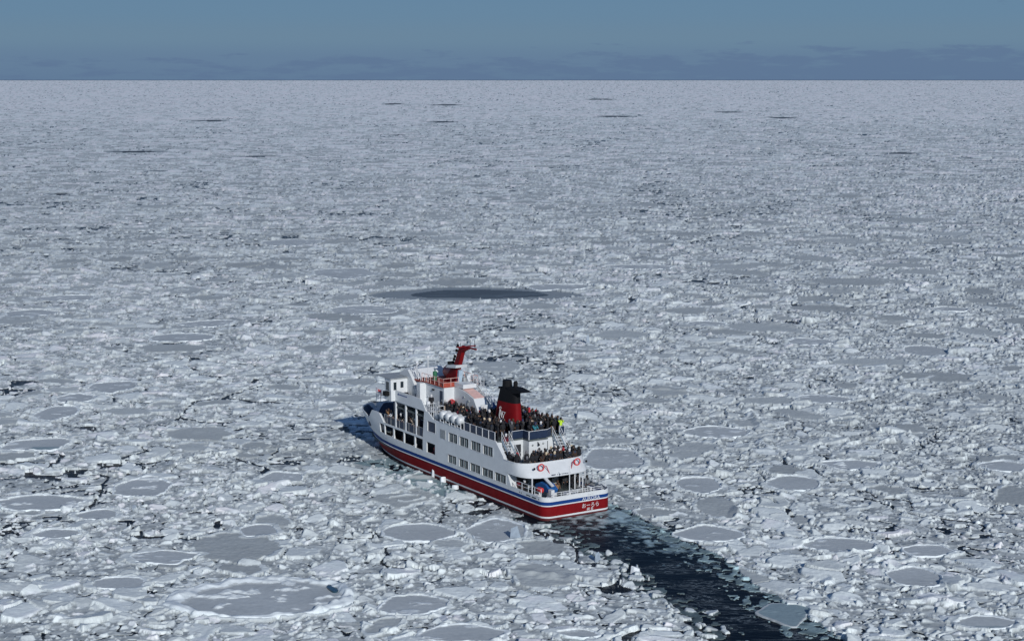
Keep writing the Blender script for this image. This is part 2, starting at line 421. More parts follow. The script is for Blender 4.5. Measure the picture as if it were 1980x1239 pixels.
    # the ship's own lane
    hb = hull_half(np.clip(X, 0, 46), 0.2) + 0.30 + 0.5 * vnoise(x, y, 1.4, 441) * np.clip((30 - X) / 20, 0.2, 1)
    ins = (X > -0.5) & (X < 42.5) & (np.abs(Y) < hb)
    h = np.where(ins, -0.6, h)
    tone = tone * (0.90 + 0.20 * fbm(x, y, 22, 521, 3)) * (0.92 + 0.16 * fbm(x, y, 110, 523, 3)) + 0.13 * np.clip((sc - 500) / 3000, 0, 1) * (tone > 0.3)  # far lift: brightness of sunlit facets put into the colour
    fine = (fbm(x, y, 0.35, 501, 2) - 0.5) * 0.05
    h = np.where(h > 0.0, h + fine, h)
    h = h - 0.0
    tn = tone[:, None]
    col = tn * np.array([0.925, 1.0, 0.985]) * (1 + 0.10 * (vnoise(x, y, 1.6, 511)[:, None] - 0.5))
    wetc = np.clip((0.46 - tn) / 0.3, 0, 1)
    col = col * (1 - wetc) + wetc * tn * np.array([0.80, 1.0, 1.16])
    bl_ = blue[:, None]
    col = col * (1 - bl_) + bl_ * tn * np.array([0.72, 1.0, 1.05])
    return h, np.clip(col, 0.01, 0.92)

def ice_material(name, bump=0.35):
    m = bpy.data.materials.new(name); m.use_nodes = True
    t = m.node_tree; b = t.nodes['Principled BSDF']
    at = t.nodes.new('ShaderNodeAttribute'); at.attribute_name = 'tint'
    g = t.nodes.new('ShaderNodeNewGeometry')
    n = t.nodes.new('ShaderNodeTexNoise'); n.inputs['Scale'].default_value = 2.2; n.inputs['Detail'].default_value = 5; n.inputs['Roughness'].default_value = 0.65
    t.links.new(g.outputs['Position'], n.inputs['Vector'])
    mrr = t.nodes.new('ShaderNodeMapRange'); mrr.inputs[1].default_value = 0.3; mrr.inputs[2].default_value = 0.7; mrr.inputs[3].default_value = 0.90; mrr.inputs[4].default_value = 1.08
    t.links.new(n.outputs[0], mrr.inputs[0])
    mm = t.nodes.new('ShaderNodeVectorMath'); mm.operation = 'SCALE'; t.links.new(at.outputs['Color'], mm.inputs[0]); t.links.new(mrr.outputs[0], mm.inputs['Scale'])
    t.links.new(mm.outputs[0], b.inputs['Base Color'])
    b.inputs['Roughness'].default_value = 0.62; b.inputs['Specular IOR Level'].default_value = 0.25
    bp = t.nodes.new('ShaderNodeBump'); bp.inputs['Strength'].default_value = bump; bp.inputs['Distance'].default_value = 0.12
    t.links.new(n.outputs[0], bp.inputs['Height']); t.links.new(bp.outputs[0], b.inputs['Normal'])
    return m
M_ICE = ice_material('pack_ice_surface'); M_FLOE = ice_material('floe_snow', 0.25)

def grid_mesh(name, P, nr, nc, cols, mat, smooth=False, closed=False):
    me = bpy.data.meshes.new(name)
    me.vertices.add(nr * nc); me.vertices.foreach_set('co', P.astype(np.float32).ravel())
    r = np.arange(nr - 1)[:, None] * nc
    if closed:
        c = np.arange(nc)[None, :]; c2 = (c + 1) % nc
    else:
        c = np.arange(nc - 1)[None, :]; c2 = c + 1
    q = np.stack([r + c, r + c2, r + nc + c2, r + nc + c], -1).reshape(-1, 4).astype(np.int32)
    me.loops.add(q.size); me.loops.foreach_set('vertex_index', q.ravel())
    me.polygons.add(len(q)); me.polygons.foreach_set('loop_start', np.arange(0, q.size, 4, dtype=np.int32)); me.polygons.foreach_set('loop_total', np.full(len(q), 4, np.int32))
    if smooth: me.polygons.foreach_set('use_smooth', np.ones(len(q), bool))
    me.update(calc_edges=True)
    a = me.color_attributes.new('tint', 'FLOAT_COLOR', 'POINT')
    c4 = np.ones((nr * nc, 4), np.float32); c4[:, :3] = cols; a.data.foreach_set('color', c4.ravel())
    me.materials.append(mat)
    o = bpy.data.objects.new(name, me); COL.objects.link(o)
    return o

# ---------------------------------------------------------------- pack ice: one sheet, finer near the camera
FR = F_PX * 1024 / 1980.0
rows_px = np.concatenate([np.arange(1200.0, 900.0, -3.0), np.arange(900.0, 668.0, -1.5), np.arange(667.0, 120.0, -0.5), np.arange(120.0, 81.0, -0.35), [80.8, 80.5, 80.25]])
dep = PITCH + np.arctan((rows_px - 320.0) / FR)
dist = CAM_H / np.tan(dep)
tx = np.concatenate([np.linspace(-0.85, -0.442, 200), np.linspace(-0.44, 0.44, 1600), np.linspace(0.442, 0.85, 200)]); nc = len(tx)
D, T = np.meshgrid(dist, tx, indexing='ij')
gx = (D * T).ravel(); gy = D.ravel()
nr = len(dist)
gh = np.empty(nr * nc, np.float32); gc = np.empty((nr * nc, 3), np.float32)
CH = 400000
for i in range(0, nr * nc, CH):
    s_ = slice(i, min(i + CH, nr * nc))
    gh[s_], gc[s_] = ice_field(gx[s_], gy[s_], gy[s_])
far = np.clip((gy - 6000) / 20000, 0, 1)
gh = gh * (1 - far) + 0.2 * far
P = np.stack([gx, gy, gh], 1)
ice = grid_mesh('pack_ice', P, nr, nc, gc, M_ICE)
tag(ice, 'broken white drift ice covering the whole sea to the horizon', 'sea ice', kind='stuff')

# ---------------------------------------------------------------- sea
def water_material():
    m = bpy.data.materials.new('sea_water'); m.use_nodes = True
    t = m.node_tree; b = t.nodes['Principled BSDF']
    b.inputs['Roughness'].default_value = 0.3; b.inputs['IOR'].default_value = 1.333; b.inputs['Specular IOR Level'].default_value = 0.04
    g = t.nodes.new('ShaderNodeNewGeometry')
    mp = t.nodes.new('ShaderNodeMapping'); mp.inputs['Rotation'].default_value = (0, 0, -R(58)); mp.inputs['Scale'].default_value = (0.28, 1.1, 1)
    t.links.new(g.outputs['Position'], mp.inputs['Vector'])
    n = t.nodes.new('ShaderNodeTexNoise'); n.inputs['Scale'].default_value = 1.0; n.inputs['Detail'].default_value = 7; n.inputs['Roughness'].default_value = 0.6; n.inputs['Distortion'].default_value = 0.6
    t.links.new(mp.outputs[0], n.inputs['Vector'])
    bp = t.nodes.new('ShaderNodeBump'); bp.inputs['Strength'].default_value = 0.7; bp.inputs['Distance'].default_value = 0.12
    t.links.new(n.outputs[0], bp.inputs['Height']); t.links.new(bp.outputs[0], b.inputs['Normal'])
    # thin lines of foam and slush
    n2 = t.nodes.new('ShaderNodeTexNoise'); n2.inputs['Scale'].default_value = 0.55; n2.inputs['Detail'].default_value = 8; n2.inputs['Roughness'].default_value = 0.7; n2.inputs['Distortion'].default_value = 1.2
    t.links.new(mp.outputs[0], n2.inputs['Vector'])
    r = t.nodes.new('ShaderNodeValToRGB'); el = r.color_ramp.elements
    el[0].position = 0.486; el[0].color = (0, 0, 0, 1); el[1].position = 0.502; el[1].color = (1, 1, 1, 1)
    x = el.new(0.518); x.color = (0, 0, 0, 1)
    t.links.new(n2.outputs[0], r.inputs[0])
    n3 = t.nodes.new('ShaderNodeTexNoise'); n3.inputs['Scale'].default_value = 0.22; n3.inputs['Detail'].default_value = 3
    t.links.new(g.outputs['Position'], n3.inputs['Vector'])
    r3 = t.nodes.new('ShaderNodeMapRange'); r3.inputs[1].default_value = 0.42; r3.inputs[2].default_value = 0.56; t.links.new(n3.outputs[0], r3.inputs[0])
    mu = t.nodes.new('ShaderNodeMath'); mu.operation = 'MULTIPLY'; t.links.new(r.outputs[0], mu.inputs[0]); t.links.new(r3.outputs[0], mu.inputs[1])
    mu2 = t.nodes.new('ShaderNodeMath'); mu2.operation = 'MULTIPLY'; mu2.inputs[1].default_value = 0.6; t.links.new(mu.outputs[0], mu2.inputs[0])
    mc = t.nodes.new('ShaderNodeMix'); mc.data_type = 'RGBA'; mc.inputs[6].default_value = (0.003, 0.006, 0.012, 1); mc.inputs[7].default_value = (0.42, 0.50, 0.54, 1)
    t.links.new(mu2.outputs[0], mc.inputs[0]); t.links.new(mc.outputs[2], b.inputs['Base Color'])
    return m
M_SEA = water_material()
b_ = MB(); b_.add([(-300000, -3000, 0), (300000, -3000, 0), (300000, 300000, 0), (-300000, 300000, 0)], [(0, 1, 2, 3)])
sea = b_.build('sea', M_SEA); tag(sea, 'dark open sea water under and between the ice', 'sea', kind='structure')

# churned foam and slush on the water behind the stern
def foam_mesh():
    ns_, nt_ = 220, 90
    X = np.linspace(-26, 0.4, ns_)[:, None] * np.ones((1, nt_))
    v = np.linspace(0, 1, nt_)[None, :] * np.ones((ns_, 1))
    yr = np.interp(X, WX, WR); yl = np.interp(X, WLX, WL)
    Y = yr - 0.8 + v * (yl - yr + 1.0)
    x = SX - X * sA - Y * cA; y = SY + X * cA - Y * sA
    k = np.clip(1 - v * 1.25 + 0.25, 0, 1) * np.clip(1 + X / 26, 0, 1) + 0.35 * np.clip(1 + X / 8, 0, 1)
    bmp = 0.10 * k * (fbm(x.ravel(), y.ravel(), 1.3, 601, 4).reshape(x.shape) - 0.35)
    f = fbm(x.ravel(), y.ravel(), 0.7, 611, 5).reshape(x.shape)
    foam = np.clip((f - 0.66 + 0.42 * k) * 3.5, 0, 1) * np.clip(k * 2, 0, 1)
    z = WATER_Z - 0.03 + 0.07 * np.clip(foam * 3, 0, 1) + bmp
    cols = foam[..., None] * np.array([0.36, 0.47, 0.48]) * (0.5 + f[..., None]) + (1 - foam[..., None]) * np.array([0.008, 0.018, 0.026])
    o = grid_mesh('wake_foam', np.stack([x, y, z], -1).reshape(-1, 3), ns_, nt_, cols.reshape(-1, 3), M_WAKE, True)
    tag(o, 'churned green water and slush close behind the stern', 'foam', kind='stuff')
WATER_Z = 0.22
sea.location.z = WATER_Z; ice.location.z = WATER_Z
M_WAKE = ice_material('churned_water', 0.5); M_WAKE.node_tree.nodes['Principled BSDF'].inputs['Roughness'].default_value = 0.25
foam_mesh()

# ---------------------------------------------------------------- the floes
def make_floe(fx, fy, a, b, lab, i):
    nt_ = int(np.clip(2 * math.pi * max(a, b) / 0.16, 90, 420)); nr_ = int(np.clip(min(a, b) / 0.16, 14, 60))
    th = np.arange(nt_) / nt_ * 2 * math.pi
    rr = np.concatenate([np.linspace(0.02, 0.80, nr_), np.linspace(0.82, 1.06, 12)])
    Rg, Tg = np.meshgrid(rr, th, indexing='ij')
    w_ = floe_r(Tg, i)
    x = a * Rg * w_ * np.cos(Tg); y = b * Rg * w_ * np.sin(Tg)
    wx_, wy_ = (x + fx).ravel(), (y + fy).ravel()
    q = Rg.ravel()
    big = (i == 0)
    m = min(a, b)
    lv = 0.13 + 0.05 * (fbm(wx_, wy_, 3.0, 700 + i, 3) - 0.5) + 0.02 * (fbm(wx_, wy_, .6, 70, 2) - .5)
    # wind crust and low snow ridges lying across the floe
    rdg = np.clip(fbm(wx_ * 0.6, wy_, 1.0, 720 + i, 4) - 0.63, 0, 0.2) * (1.0 if lab.find('ridge') >= 0 or big or lab.find('crumb') >= 0 else 0.35)
    lv = lv + rdg * 0.9
    rw = (0.5 + 1.5 * vnoise(wx_, wy_, 2.5, 742) if big else 0.06 + 0.42 * np.clip(vnoise(wx_, wy_, 1.8, 742 + i) - 0.3, 0, 1)) / m                    # width of the raised rim
    k = np.clip((q - (1 - rw)) / (rw * 0.5), 0, 1) * np.clip((1.06 - q) / 0.04, 0, 1)
    rimh = (0.38 if big else 0.0 if 'slab' in lab else 0.14) * (0.25 + vnoise(wx_, wy_, 0.9 if big else 0.7, 740 + i)) * (0.6 + 0.8 * vnoise(wx_, wy_, 5, 741))
    h = lv + k * rimh
    h = np.where(q > 1.045, -0.25, h)
    tone = np.where((k > 0.3) & ('slab' not in lab), 0.88, 0.55 + 0.08 * (vnoise(wx_, wy_, 4, 750 + i) - 0.5))
    tone = np.where(rdg > 0.03, 0.80, tone)
    col = tone[:, None] * np.array([0.925, 1.0, 1.01])
    if 'blue' in lab or 'wet' in lab:
        u = (x.ravel() / a)
        wet = np.clip((-y.ravel() / b - 0.35) * 4, 0, 1) if 'slab' not in lab else np.ones_like(u)
        if 'dark wet' in lab: wet = np.clip((-y.ravel() / b - 0.30) * 5, 0, 1) * (u > -0.1)
        wet = (wet * (k < 0.5))[:, None]
        col = col * (1 - wet) + wet * np.array([0.27, 0.36, 0.39])
    root = grid_mesh('ice_floe', np.stack([x.ravel(), y.ravel(), h], 1), len(rr), nt_, col, M_FLOE, False, True)
    # close the middle
    bm = bmesh.new(); bm.from_mesh(root.data); bm.verts.ensure_lookup_table()
    bm.faces.new([bm.verts[j] for j in range(nt_)])
    bmesh.ops.recalc_face_normals(bm, faces=bm.faces)
    bm.to_mesh(root.data); bm.free()
    root.location = (fx, fy, WATER_Z)
    tag(root, lab, 'ice floe', 'flat grey ice floes lying in the pack ice')
    return root
froots = [make_floe(*f) for f in floes]
# melt pool on the biggest floe
M_MELT = material('melt_water', (0.02, 0.06, 0.09), 0.15, var=0.2)
def blob(cx, cy, a, b, z, seed, n=28):
    rs = np.random.RandomState(seed); ph = rs.rand(6) * 6.28
    return [(cx + a * math.cos(t) * (1 + .18 * math.cos(3 * t + ph[0]) + .12 * math.cos(2 * t + ph[1])), cy + b * math.sin(t) * (1 + .15 * math.cos(2 * t + ph[2])), z) for t in [2 * math.pi * i / n for i in range(n)]]
x, y = px_world(648, 1138, 0.2)
b_ = MB(); v_ = blob(x - floes[0][0], y - floes[0][1], 0.62, 1.5, 0.27, 3); b_.add(v_ + [(p[0], p[1], 0.05) for p in v_], [tuple(range(28))] + [(i, (i + 1) % 28, 28 + (i + 1) % 28, 28 + i) for i in range(28)])
b_.build('melt_pool', M_MELT, froots[0])
# ice blocks shoved up along its rim
def ice_block(cx, cy, sx, sy, sz, seed):
    rs = random.Random(seed); b = MB()
    n = rs.randint(5, 7); pts = []
    a0 = rs.random() * 6
    for i in range(n):
        t = a0 + 2 * math.pi * (i + rs.uniform(-.25, .25)) / n
        pts.append((math.cos(t) * sx * rs.uniform(.75, 1.1), math.sin(t) * sy * rs.uniform(.75, 1.1)))
    top = [(p[0] * rs.uniform(.75, .98), p[1] * rs.uniform(.75, .98)) for p in pts]
    tl, tm = rs.uniform(-.45, .45), rs.uniform(-.45, .45)
    v = [(p[0] + cx, p[1] + cy, -0.15) for p in pts] + [(p[0] + cx, p[1] + cy, sz + tl * p[0] + tm * p[1]) for p in top]
    b.add(v, [tuple(range(n))[::-1], tuple(range(n, 2 * n))] + [(i, (i + 1) % n, n + (i + 1) % n, n + i) for i in range(n)])
    return b
M_BLOCK = material('ice_block', (0.78, 0.82, 0.84), 0.5, var=0.06, scale=4, bump=0.4)
M_BLOCK_W = material('wet_ice_block', (0.34, 0.44, 0.47), 0.3, var=0.12, scale=3, bump=0.4)
blocks = [(842, 923, .55, .45, .75, 'rounded white ice block lying against the red hull'), (856, 934, .5, .4, .6, 'ice block just aft of the rounded one at the hull'),
          (832, 937, .5, .45, .45, 'grey white ice block a step away from the hull'), (880, 947, .42, .35, .45, 'small white block near the boot line, third along the hull'),
          (1230, 1111, .55, .3, .6, 'white lump at the left edge of the wake')]
for k, (px, py, a, bb, hh, lab) in enumerate(blocks):
    x, y = px_world(px, py, 0.1); o = ice_block(0, 0, a, bb, hh, 30 + k).build('ice_block', M_BLOCK, bevel=0.07); o.location = (x, y, WATER_Z)
    tag(o, lab, 'ice block', 'loose ice blocks beside the ship and wake')
# upright shards
M_SHARD = material('ice_shard', (0.30, 0.36, 0.42), 0.35, var=0.12, scale=3, bump=0.4)
for k, (px, py, hgt, wd, lab) in enumerate([(998, 1046, 1.25, .62, 'grey ice shard standing upright on the floe below the stern'), (1137, 667, 1.6, .35, 'dark narrow shard standing alone ahead of the ship, right of the mast'),
                                            (1156, 1090, .9, .4, 'pointed ice shard at the left bank of the wake')]):
    x, y = px_world(px, py, 0.0); b = MB()
    b.add([(-wd, -.12, -.1), (wd * .8, -.1, -.1), (wd * .9, .15, -.1), (-wd * .9, .12, -.1), (-wd * .8, -.02, hgt * .8), (wd * .2, -.05, hgt), (wd * .55, .12, hgt * .45), (-wd * .6, .1, hgt * .8)],
          [(0, 1, 2, 3), (4, 7, 6, 5), (0, 4, 5, 1), (1, 5, 6, 2), (2, 6, 7, 3), (3, 7, 4, 0)])
    o = b.build('ice_shard', M_SHARD); o.location = (x, y, WATER_Z + 0.1); o.rotation_euler = (0, 0, 0.3 * k)
    tag(o, lab, 'ice shard', 'upright ice shards')

# ================================================================ the ship (its own frame: x forward from the transom, y to port, z up)
M_WHITE = material('white_paint', (0.655, 0.68, 0.685), 0.38, var=0.05, scale=1.3)
M_RED = material('red_paint', (0.185, 0.006, 0.009), 0.6, var=0.12, scale=1.5, spec=0.12)
M_BLUE = material('blue_paint', (0.008, 0.045, 0.19), 0.6, var=0.1, spec=0.15)
M_BOOT = material('dark_red_bottom', (0.09, 0.012, 0.015), 0.6, var=0.2)
M_NAVY = material('navy_panel', (0.014, 0.028, 0.062), 0.45, var=0.12)
M_DECK = material('deck_grey_green', (0.10, 0.12, 0.12), 0.8, var=0.15, scale=2)
M_ORANGE = material('red_oxide_deck', (0.36, 0.065, 0.040), 0.7, var=0.15, scale=2)
M_BLACK = material('black_paint', (0.007, 0.0075, 0.009), 0.7, var=0.1, spec=0.2)
M_DARK = material('dark_paint_and_shade', (0.025, 0.028, 0.034), 0.8, var=0.2)  # near-black; on the mooring deck wall it stands in for shade
M_GLASS = material('window_glass', (0.020, 0.030, 0.038), 0.08, var=0.2)
M_CURT = material('curtain', (0.30, 0.36, 0.36), 0.9, var=0.15)
M_RAIL = material('rail_white', (0.68, 0.70, 0.71), 0.4, var=0.05)
M_PINK = material('rail_orange_white', (0.75, 0.48, 0.42), 0.5, var=0.1)
M_GREEN = material('green_canvas', (0.03, 0.16, 0.08), 0.7, var=0.1)
M_TARP = material('blue_tarpaulin', (0.015, 0.10, 0.30), 0.6, var=0.25, scale=4)
M_STEEL = material('galvanised_steel', (0.34, 0.36, 0.36), 0.5, var=0.15)
M_BUOY = material('lifebuoy_red', (0.62, 0.05, 0.05), 0.5, var=0.1)
M_ROPE = material('rope_red', (0.40, 0.03, 0.05), 0.8, var=0.1)
ship = empty('icebreaker_ship', (SX, SY, 0), SHIP_RZ)
tag(ship, 'white sightseeing icebreaker with red hull and blue stripe under way through the ice', 'ship')

def rim_z(x):
    return float(np.interp(x, [0, 6.3, 35.0, 36.15, 37.0, 38.2, 39.35, 39.8, 40.6, 41.6, 45.4], [2.60, 2.60, 4.38, 5.33, 5.40, 5.36, 4.30, 4.28, 4.55, 4.66, 4.72]))

# hull shell up to 2.6 (painted bands), both sides, transom included
def hull():
    v = []; f = []; mi = []
    xs = [0, .02, .06, .12, .2, .32, .48, .7, 1.0, 1.6, 2.5] + list(np.arange(4, 31, 1.5)) + list(np.arange(31, 41, .5))
    zs = [-1.2, -0.4, 0.47, 0.64, 1.68, 1.80, 'bt', 2.6]
    mats = [3, 3, 0, 1, 0, 2, 0]
    def zrow(x): 
        bt = float(np.interp(x, [0, 35.6, 38, 40.2, 42], [2.16, 2.18, 2.42, 2.6, 2.6]))
        return [z if z != 'bt' else min(bt, 2.598) for z in zs]
    # stations: plain x aft of 30, then fractions of the stem so the shell closes at the bow
    st = [('x', x) for x in xs if x <= 30] + [('t', t) for t in np.linspace(0, 1, 40)[1:] ** 0.75]
    cols = []
    for side in (1, -1):
        col = []
        for k, a in st:
            row = []
            for z in zrow(a if k == 'x' else 30 + a * 13.5):
                xst = float(np.interp(z, [-1.5, 0, .55, 2, 4.6], [38.5, 41.3, 42, 43.9, 45.3]))
                x = a if k == 'x' else 30 + (xst - 30) * a
                y = side * float(hull_half(x, z))
                row.append(len(v)); v.append((x, y, z))
            col.append(row)
        for i in range(len(col) - 1):
            for j in range(len(zs) - 1):
                f.append((col[i][j], col[i + 1][j], col[i + 1][j + 1], col[i][j + 1])); mi.append(mats[j])
        cols.append(col)
    for j in range(len(zs) - 1):          # transom
        a, b = cols[0][0], cols[1][0]; f.append((a[j], b[j], b[j + 1], a[j + 1])); mi.append(mats[j])
    b = MB(); b.v = v; b.f = f; b.m = mi
    o = b.build('hull', [M_WHITE, M_RED, M_BLUE, M_BOOT], ship)
    me = o.data; bm = bmesh.new(); bm.from_mesh(me); bmesh.ops.remove_doubles(bm, verts=bm.verts, dist=0.0005); bmesh.ops.recalc_face_normals(bm, faces=bm.faces); bm.to_mesh(me); bm.free()
    me.polygons.foreach_set('use_smooth', [True] * len(me.polygons))
    me.set_sharp_from_angle(angle=R(35))
    return o
hull_o = hull()
# rubbing strake along the hull
for sd_ in (1, -1):
    pts = [(x, sd_ * (float(hull_half(x, 1.74)) + .02), 1.74) for x in list(np.arange(.6, 30, 3)) + list(np.arange(30, 42.5, .6))]
    MB().path(pts, 0.045, 6).build('rubbing_strake', M_WHITE, ship)

# side walls with openings, following the plan of the hull
TH = 0.14
def side_wall(side, name, regions, holes, topz, mat, parent=ship):
    x0, x1, z0, z1 = regions
    xs = sorted(set([x0, x1] + [round(a, 3) for a in np.arange(x0, min(x1, 30), 1.5)] + [round(a, 3) for a in np.arange(30, x1, 0.4) if a > x0] + [h for q in holes for h in q[:2]] + [x for x in (24.15, 24.5, 25.0, 35.0, 36.15, 38.2, 39.35, 39.8) if x0 < x < x1]))
    zs = sorted(set([z0, z1, 3.3, 4.3, 5.4, 6.2] + [h for q in holes for h in q[2:]]))
    zs = [z for z in zs if z0 <= z <= z1]
    v = []; f = []; idx = {}
    def P(x, z, inner):
        z = min(z, topz(x)); key = (round(x, 3), round(z, 4), inner)
        if key not in idx:
            y = float(hull_half(x, z)) - (TH if inner else 0)
            idx[key] = len(v); v.append((x, side * max(y, 0), z))
        return idx[key]
    cells = {}
    for i in range(len(xs) - 1):
        for j in range(len(zs) - 1):
            a, c = xs[i], xs[i + 1]; d, e_ = zs[j], zs[j + 1]
            mx_, mz_ = (a + c) / 2, (d + e_) / 2
            if any(q[0] < mx_ < q[1] and q[2] < mz_ < q[3] for q in holes): continue
            if topz(a) <= d + 1e-4 and topz(c) <= d + 1e-4: continue
            cells[(i, j)] = 1
    for (i, j) in cells:
        a, c = xs[i], xs[i + 1]; d, e_ = zs[j], zs[j + 1]
        for inner in (0, 1):
            q = [P(a, d, inner), P(c, d, inner), P(c, e_, inner), P(a, e_, inner)]
            u = []
            for k in q:
                if k not in u: u.append(k)
            if len(u) >= 3: f.append(tuple(u))
        for (ni, nj, pa, pb) in ((i - 1, j, (a, d), (a, e_)), (i + 1, j, (c, d), (c, e_)), (i, j - 1, (a, d), (c, d)), (i, j + 1, (a, e_), (c, e_))):
            if (ni, nj) not in cells:
                q = [P(*pa, 0), P(*pb, 0), P(*pb, 1), P(*pa, 1)]
                if len(set(q)) == 4: f.append(tuple(q))
    b = MB(); b.v = v; b.f = f; b.m = [0] * len(f)
    return b.build(name, mat, parent)
LOWER = [(7.34, 9.58), (9.93, 12.2), (12.57, 14.72), (15.15, 17.15), (17.7, 19.6)]
UPPER = [(9.98, 12.04), (12.49, 14.57), (15.05, 17.03), (17.5, 19.43)]
HOLES = [(a, b_, 2.61, 3.55) for a, b_ in LOWER] + [(a, b_, 5.0, 6.05) for a, b_ in UPPER] + [(22.4, 24.25, 5.31, 6.51), (22.55, 24.5, 2.82, 4.03)] + \
        [(25.4, 27.2, 2.82, 4.13), (27.42, 29.85, 2.88, 4.14), (30.07, 32.4, 2.92, 4.15), (32.62, 34.75, 3.0, 4.16), (34.95, 36.1, 3.06, 4.16)]
def top_wall(x):
    if x <= 9.46: return float(np.interp(x, [6.37, 6.95, 7.3, 7.61, 9.46], [2.62, 3.85, 4.35, 5.21, 6.85]))
    if x <= 24.1: return 6.85
    if x <= 25.1: return 7.5
    return rim_z(max(x, 25.12)) if x > 35 else 4.38
for sd_ in (1, -1):
    side_wall(sd_, 'side_wall', (6.38, 45.28, 2.6, 7.5), HOLES, top_wall, M_WHITE)
# stern bulwark cap and bow closing plate
b = MB()
for sd_ in (1, -1):
    pts = [(x, sd_ * (float(hull_half(x, 2.6)) - .03), 2.61) for x in (0.03, .06, .15, .3, .5, .75, 1, 2, 4, 6.4)]
    b.path(pts, 0.05, 6)
b.path([(0.03, -3.2, 2.61), (0.03, 3.2, 2.61)], 0.05)
b.build('bulwark_cap', M_WHITE, ship)
for sd_ in (1, -1):
    MB().path([(x, sd_ * max(0, float(hull_half(x, rim_z(x))) - .06), rim_z(x) + .01) for x in np.concatenate([np.arange(39.8, 45, .4), [45.0, 45.15, 45.26]])], 0.05).build('bow_rail_cap', M_WHITE, ship)
# dark inside of the bow bulwark
b = MB()
for sd_ in (1, -1):
    xs = list(np.arange(35.2, 45.0, .35)) + [45.0, 45.1]
    for a, c in zip(xs[:-1], xs[1:]):
        q = []
        for x, z in ((a, 3.42), (c, 3.42), (c, rim_z(c) - .07), (a, rim_z(a) - .07)):
            q.append((x, sd_ * max(0, float(hull_half(x, max(z, 2.6))) - TH - .04), z))
        b.add(q, [(0, 1, 2, 3)])
b.build('bulwark_lining', M_NAVY, ship)

# window frames, panes and curtains
def window(x0, x1, z0, z1, side, kind='window', y=None, pane=M_GLASS, curtains=True, parent=ship):
    y = HB if y is None else y
    fr = MB(); s_ = side; t = 0.05
    for (a, b_, c, d) in ((x0 - t, x1 + t, z1, z1 + t), (x0 - t, x1 + t, z0 - t, z0), (x0 - t, x0, z0, z1), (x1, x1 + t, z0, z1)):
        fr.box(a, b_, s_ * (y - .03), s_ * (y + .025), c, d)
    if curtains: fr.box((x0 + x1) / 2 - .015, (x0 + x1) / 2 + .015, s_ * (y - .055), s_ * (y - .03), z0, z1)
    o = fr.build(kind, M_WHITE, parent)
    p = MB(); p.box(x0, x1, s_ * (y - .12), s_ * (y - .09), z0, z1); p.build('pane', pane, o)
    if curtains:
        rs = random.Random(int(x0 * 100 + z0 * 7 + side)); c = MB(); c.box(x0 + .05, x1 - .05, s_ * (y - .088), s_ * (y - .08), z1 - .27, z1 - .2) if False else c.box(x0 + .04, x1 - .04, s_ * (y - .0885), s_ * (y - .080), z0 + .055, z0 + .07)
        for k in range(4):
            wd = rs.uniform(.07, .17); xx = x0 + .12 + (x1 - x0 - .4) * (k / 3.3) + rs.uniform(-.03, .06)
            c.box(xx, xx + wd, s_ * (y - .088), s_ * (y - .075), z0 + .06, z1 - rs.uniform(.06, .25))
        c.build('curtain', M_CURT, o)
    return o
for sd_ in (1, -1):
    for a, b_ in LOWER: window(a, b_, 2.61 if False else 2.62, 3.54, sd_)
    for a, b_ in UPPER: window(a, b_, 5.01, 6.04, sd_)
    window(22.41, 24.24, 5.32, 6.50, sd_, pane=M_NAVY, curtains=False)
    lv = MB(); lv.box(20.3, 21.3, sd_ * HB, sd_ * (HB + .03), 5.06, 6.07)
    for k in range(7): lv.box(20.36, 21.24, sd_ * (HB + .03), sd_ * (HB + .05), 5.12 + k * .135, 5.19 + k * .135)
    lv.box(20.10, 20.22, sd_ * HB, sd_ * (HB + .06), 5.05, 6.1)
    lv.build('louvre', M_STEEL, ship)

# decks
def deck(name, xa, xb, z, th, mat, inset=0.16, yl=None, zref=None):
    xs = [x for x in np.concatenate([np.arange(xa, min(xb, 30), 1.0), np.arange(30, xb, .3)]) if xa <= x < xb] + [xb]
    up = [(x, max(0, float(hull_half(x, zref or z)) - inset)) for x in xs]
    poly = up + [(x, -y) for x, y in reversed(up) if y > 0.001]
    return MB().prism(poly, z - th, z, 'z').build(name, mat, ship)
deck('main_deck', 0.12, 43.2, 1.66, .12, M_DECK, .1, zref=2.3)
deck('fore_deck', 34.0, 44.2, 3.40, .12, M_DECK, .14)
d2 = MB()
pl = [(3.35, -2.8), (3.35, 2.8), (3.6, 3.5), (4.2, 4.0), (5.2, 4.08)] + [(x, 4.08) for x in (8, 12, 20, 30, 34)] + [(35.2, 3.98)]
pl = pl + [(x, -y) for x, y in reversed(pl)][:-2][:]
pl = [(3.75, -2.5), (3.75, 2.5), (4.15, 3.2), (4.8, 3.75), (5.6, 4.04), (34, 4.08), (35.2, 3.98), (35.2, -3.98), (34, -4.08), (5.6, -4.04), (4.8, -3.75), (4.15, -3.2)]
d2.prism(pl, 4.16, 4.30, 'z'); d2.build('middle_deck', M_DECK, ship)
# top deck with the stepped aft edge over the aft house
pl = [(9.3, 4.09), (9.3, 0.9), (8.05, 0.9), (8.05, -1.5), (8.8, -1.5), (8.8, -4.09), (32, -4.09), (32, 4.09)]
MB().prism(pl, 6.68, 6.84, 'z').build('top_deck', M_DECK, ship)
# bridge deck
MB().box(24.2, 34, -4.2, 4.2, 7.42, 7.52).build('bridge_deck', M_WHITE, ship)

